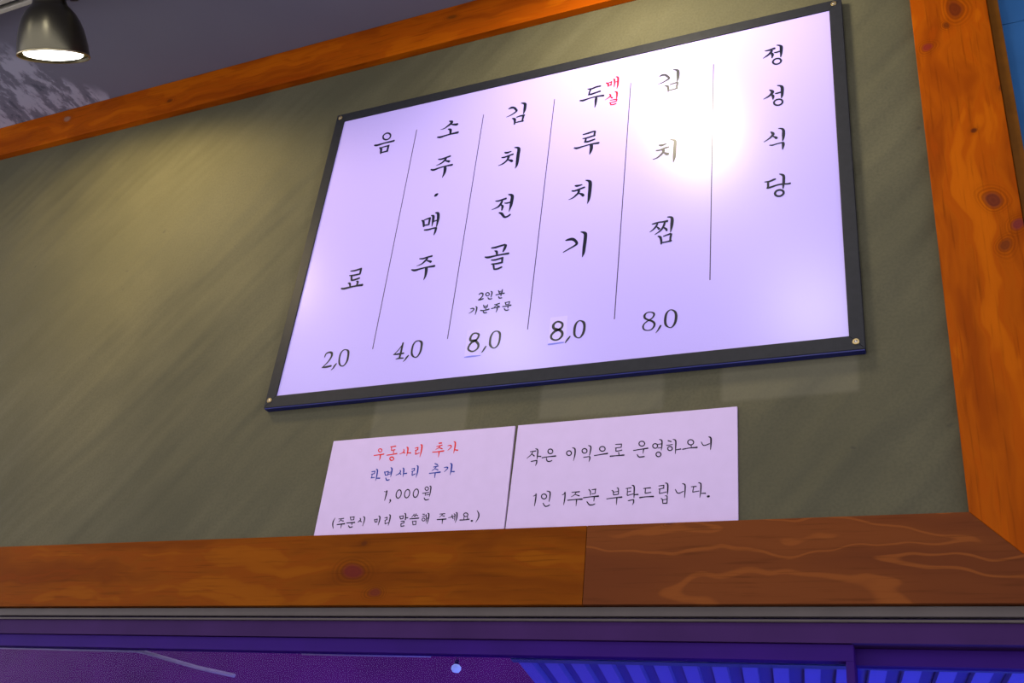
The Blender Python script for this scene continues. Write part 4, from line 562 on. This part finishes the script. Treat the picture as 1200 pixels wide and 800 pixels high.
# ------------------------------------------------------------------ two notices standing on the lower frame
M_paper = flat('matt_notice_card', (0.545, 0.425, 0.670), 0.6, 0.0, 0.3, grain=0.05, scale=40)
M_edge = flat('card_edge', (0.42, 0.33, 0.30), 0.7)
M_sred = flat('notice_red_ink', (0.62, 0.025, 0.010), 0.6, 0.0, 0.05)
M_sblue = flat('notice_blue_ink', (0.010, 0.035, 0.260), 0.6, 0.0, 0.05)
M_sink = flat('notice_black_ink', (0.014, 0.013, 0.018), 0.6, 0.0, 0.05)
def notice(name, poly, label):
    n = tag(empty(name, (0, 0, 0)), label, 'notice')
    prism('card', poly, -0.0050, -0.0003, M_paper, n, 0.0004)
    return n
n1 = notice('notice_card', [(-1.1985, 1.7842), (-0.7815, 1.7842), (-0.7835, 1.9960), (-1.1990, 1.9945)], 'left notice card with red and blue lines and a 1,000 price')
lettering('s1_red', -0.0052, M_sred, n1, label='red line of lettering')
lettering('s1_blue', -0.0052, M_sblue, n1, label='blue line of lettering')
lettering('s1_won', -0.0052, M_sink, n1); lettering('s1_note', -0.0052, M_sink, n1)
n2 = notice('notice_card', [(-0.7785, 1.7842), (-0.3535, 1.7842), (-0.3555, 1.9990), (-0.7770, 1.9965)], 'right notice card with two lines of black lettering')
lettering('s2_top', -0.0052, M_sink, n2); lettering('s2_low', -0.0052, M_sink, n2)

# ------------------------------------------------------------------ spotlight and its rail
M_rail = flat('pale_track_rail', (0.40, 0.37, 0.30), 0.5, grain=0.15)
M_rail_d = flat('track_slot', (0.02, 0.02, 0.02), 0.6)
rail = tag(empty('track_rail', (-2.1, -0.442, 3.23)), 'pale lighting rail on the ceiling above the spotlight', 'light rail')
box('rail_side', -2.4, 2.9, -0.018, -0.007, -0.050, 0.0, M_rail, rail, 0.001)
box('rail_side', -2.4, 2.9, 0.007, 0.018, -0.050, 0.0, M_rail, rail, 0.001)
box('rail_core', -2.4, 2.9, -0.007, 0.007, -0.032, 0.0, M_rail_d, rail)

ms, nts, bs = mat_new('brushed_gunmetal')
bs.inputs['Base Color'].default_value = (0.115, 0.105, 0.068, 1); bs.inputs['Metallic'].default_value = 1.0
bs.inputs['Roughness'].default_value = 0.28
_tc = N(nts, 'ShaderNodeTexCoord'); _mp = N(nts, 'ShaderNodeMapping'); _mp.inputs['Scale'].default_value = (3, 3, 260)
_no = N(nts, 'ShaderNodeTexNoise'); _no.inputs['Scale'].default_value = 6
nts.links.new(_tc.outputs['Object'], _mp.inputs['Vector']); nts.links.new(_mp.outputs['Vector'], _no.inputs['Vector'])
_bp = N(nts, 'ShaderNodeBump'); _bp.inputs['Strength'].default_value = 0.12; _bp.inputs['Distance'].default_value = 0.0006
nts.links.new(_no.outputs['Fac'], _bp.inputs['Height']); nts.links.new(_bp.outputs['Normal'], bs.inputs['Normal'])
M_chrome = flat('chrome', (0.75, 0.74, 0.76), 0.12, 1.0)
M_black = flat('black_plastic', (0.015, 0.015, 0.020), 0.4)
M_rim = flat('pale_gold_rim', (0.55, 0.48, 0.28), 0.3, 1.0)
M_refl = flat('white_reflector', (0.8, 0.78, 0.70), 0.4)
mg, ntg, bg_ = mat_new('lit_lamp_glass')
bg_.inputs['Base Color'].default_value = (1, 1, 1, 1)
bg_.inputs['Emission Color'].default_value = (1.0, 0.97, 0.88, 1); bg_.inputs['Emission Strength'].default_value = 7.0

MOUTH = Vector((-1.9609, -0.440, 2.9026))
AIM = Vector((-0.10000, 0.56200, -0.82100)).normalized()
LAMP = tag(empty('spotlight', MOUTH), 'lit bell-shaped metal spotlight hanging from the ceiling rail', 'spotlight')
Q = (-AIM).to_track_quat('Z', 'Y').to_matrix().to_4x4()       # local +z runs from the mouth up to the neck
r = 0.0829 / 39.0                                               # one unit of the shade's profile
prof = [(39, 0), (39.2, 5), (38.6, 12), (37.6, 20), (35.6, 30), (32.2, 40), (27.6, 49), (22.6, 55), (19.6, 58), (18.4, 62), (18.0, 74), (14, 77), (10, 78)]
bm = bmesh.new()
lathe(bm, [(a * r, h * r) for a, h in prof] + [(10 * r, 75 * r), (16 * r, 72 * r)] + [((a - 1.0) * r, (h - 0.4) * r) for a, h in prof[-5::-1]] + [(39 * r, 0)], 56, Q)
bmesh.ops.recalc_face_normals(bm, faces=bm.faces)
link_mesh('shade', bm, ms, LAMP, True)
bm = bmesh.new(); lathe(bm, [(38.0 * r, 0.5 * r), (38.4 * r, -0.9 * r), (39.6 * r, -0.9 * r), (39.9 * r, 0.6 * r), (39.2 * r, 1.6 * r), (38.0 * r, 0.5 * r)], 56, Q); link_mesh('rim', bm, M_rim, LAMP, True)
bm = bmesh.new(); lathe(bm, [(0, -1.4 * r), (12 * r, -1.2 * r), (24 * r, -0.4 * r), (32.0 * r, 1.4 * r), (32.6 * r, 3.0 * r), (30 * r, 5 * r), (0, 8 * r)], 48, Q); link_mesh('lamp_glass', bm, mg, LAMP, True)
bm = bmesh.new(); lathe(bm, [(32.4 * r, 2.6 * r), (38.0 * r, 2.0 * r), (38.0 * r, 3.2 * r), (32.4 * r, 3.8 * r), (32.4 * r, 2.6 * r)], 48, Q); link_mesh('front_ring', bm, M_rim, LAMP, True)
bm = bmesh.new(); lathe(bm, [(0, 74 * r), (10.5 * r, 75 * r), (10.5 * r, 84 * r), (8 * r, 86 * r), (0, 86 * r)], 28, Q); link_mesh('collar', bm, M_chrome, LAMP, True)
kn = Q @ Vector((0, 0, 84 * r))
top = Vector((kn.x, -0.442 - MOUTH.y, 3.180 - MOUTH.z))
bm = bmesh.new(); tube(bm, [kn, kn + (top - kn) * 0.5, top], 0.0085, 16); link_mesh('stem', bm, M_chrome, LAMP, True)
# side pivot knob on the neck
side = Q @ Vector((1, 0, 0)); side = _right - AIM * _right.dot(AIM); side.normalize()
c0 = Q @ Vector((0, 0, 66 * r))
bm = bmesh.new(); tube(bm, [c0 + side * 17 * r, c0 + side * 26 * r], 2.6 * r, 12); link_mesh('pivot', bm, M_black, LAMP, True)
bm = bmesh.new(); tube(bm, [c0 + side * 25 * r, c0 + side * 33 * r], 4.2 * r, 14); link_mesh('knob', bm, M_black, LAMP, True)
ad = bmesh.new(); bm_box(ad, top.x - 0.045, top.x + 0.045, top.y - 0.016, top.y + 0.016, top.z - 0.018, top.z - 0.001)
bmesh.ops.recalc_face_normals(ad, faces=ad.faces); link_mesh('rail_adapter', ad, M_black, LAMP)
spot('spotlight_beam', MOUTH + AIM * 0.012, AIM, 35.0, 168, 0.35, 0.06, WARM)
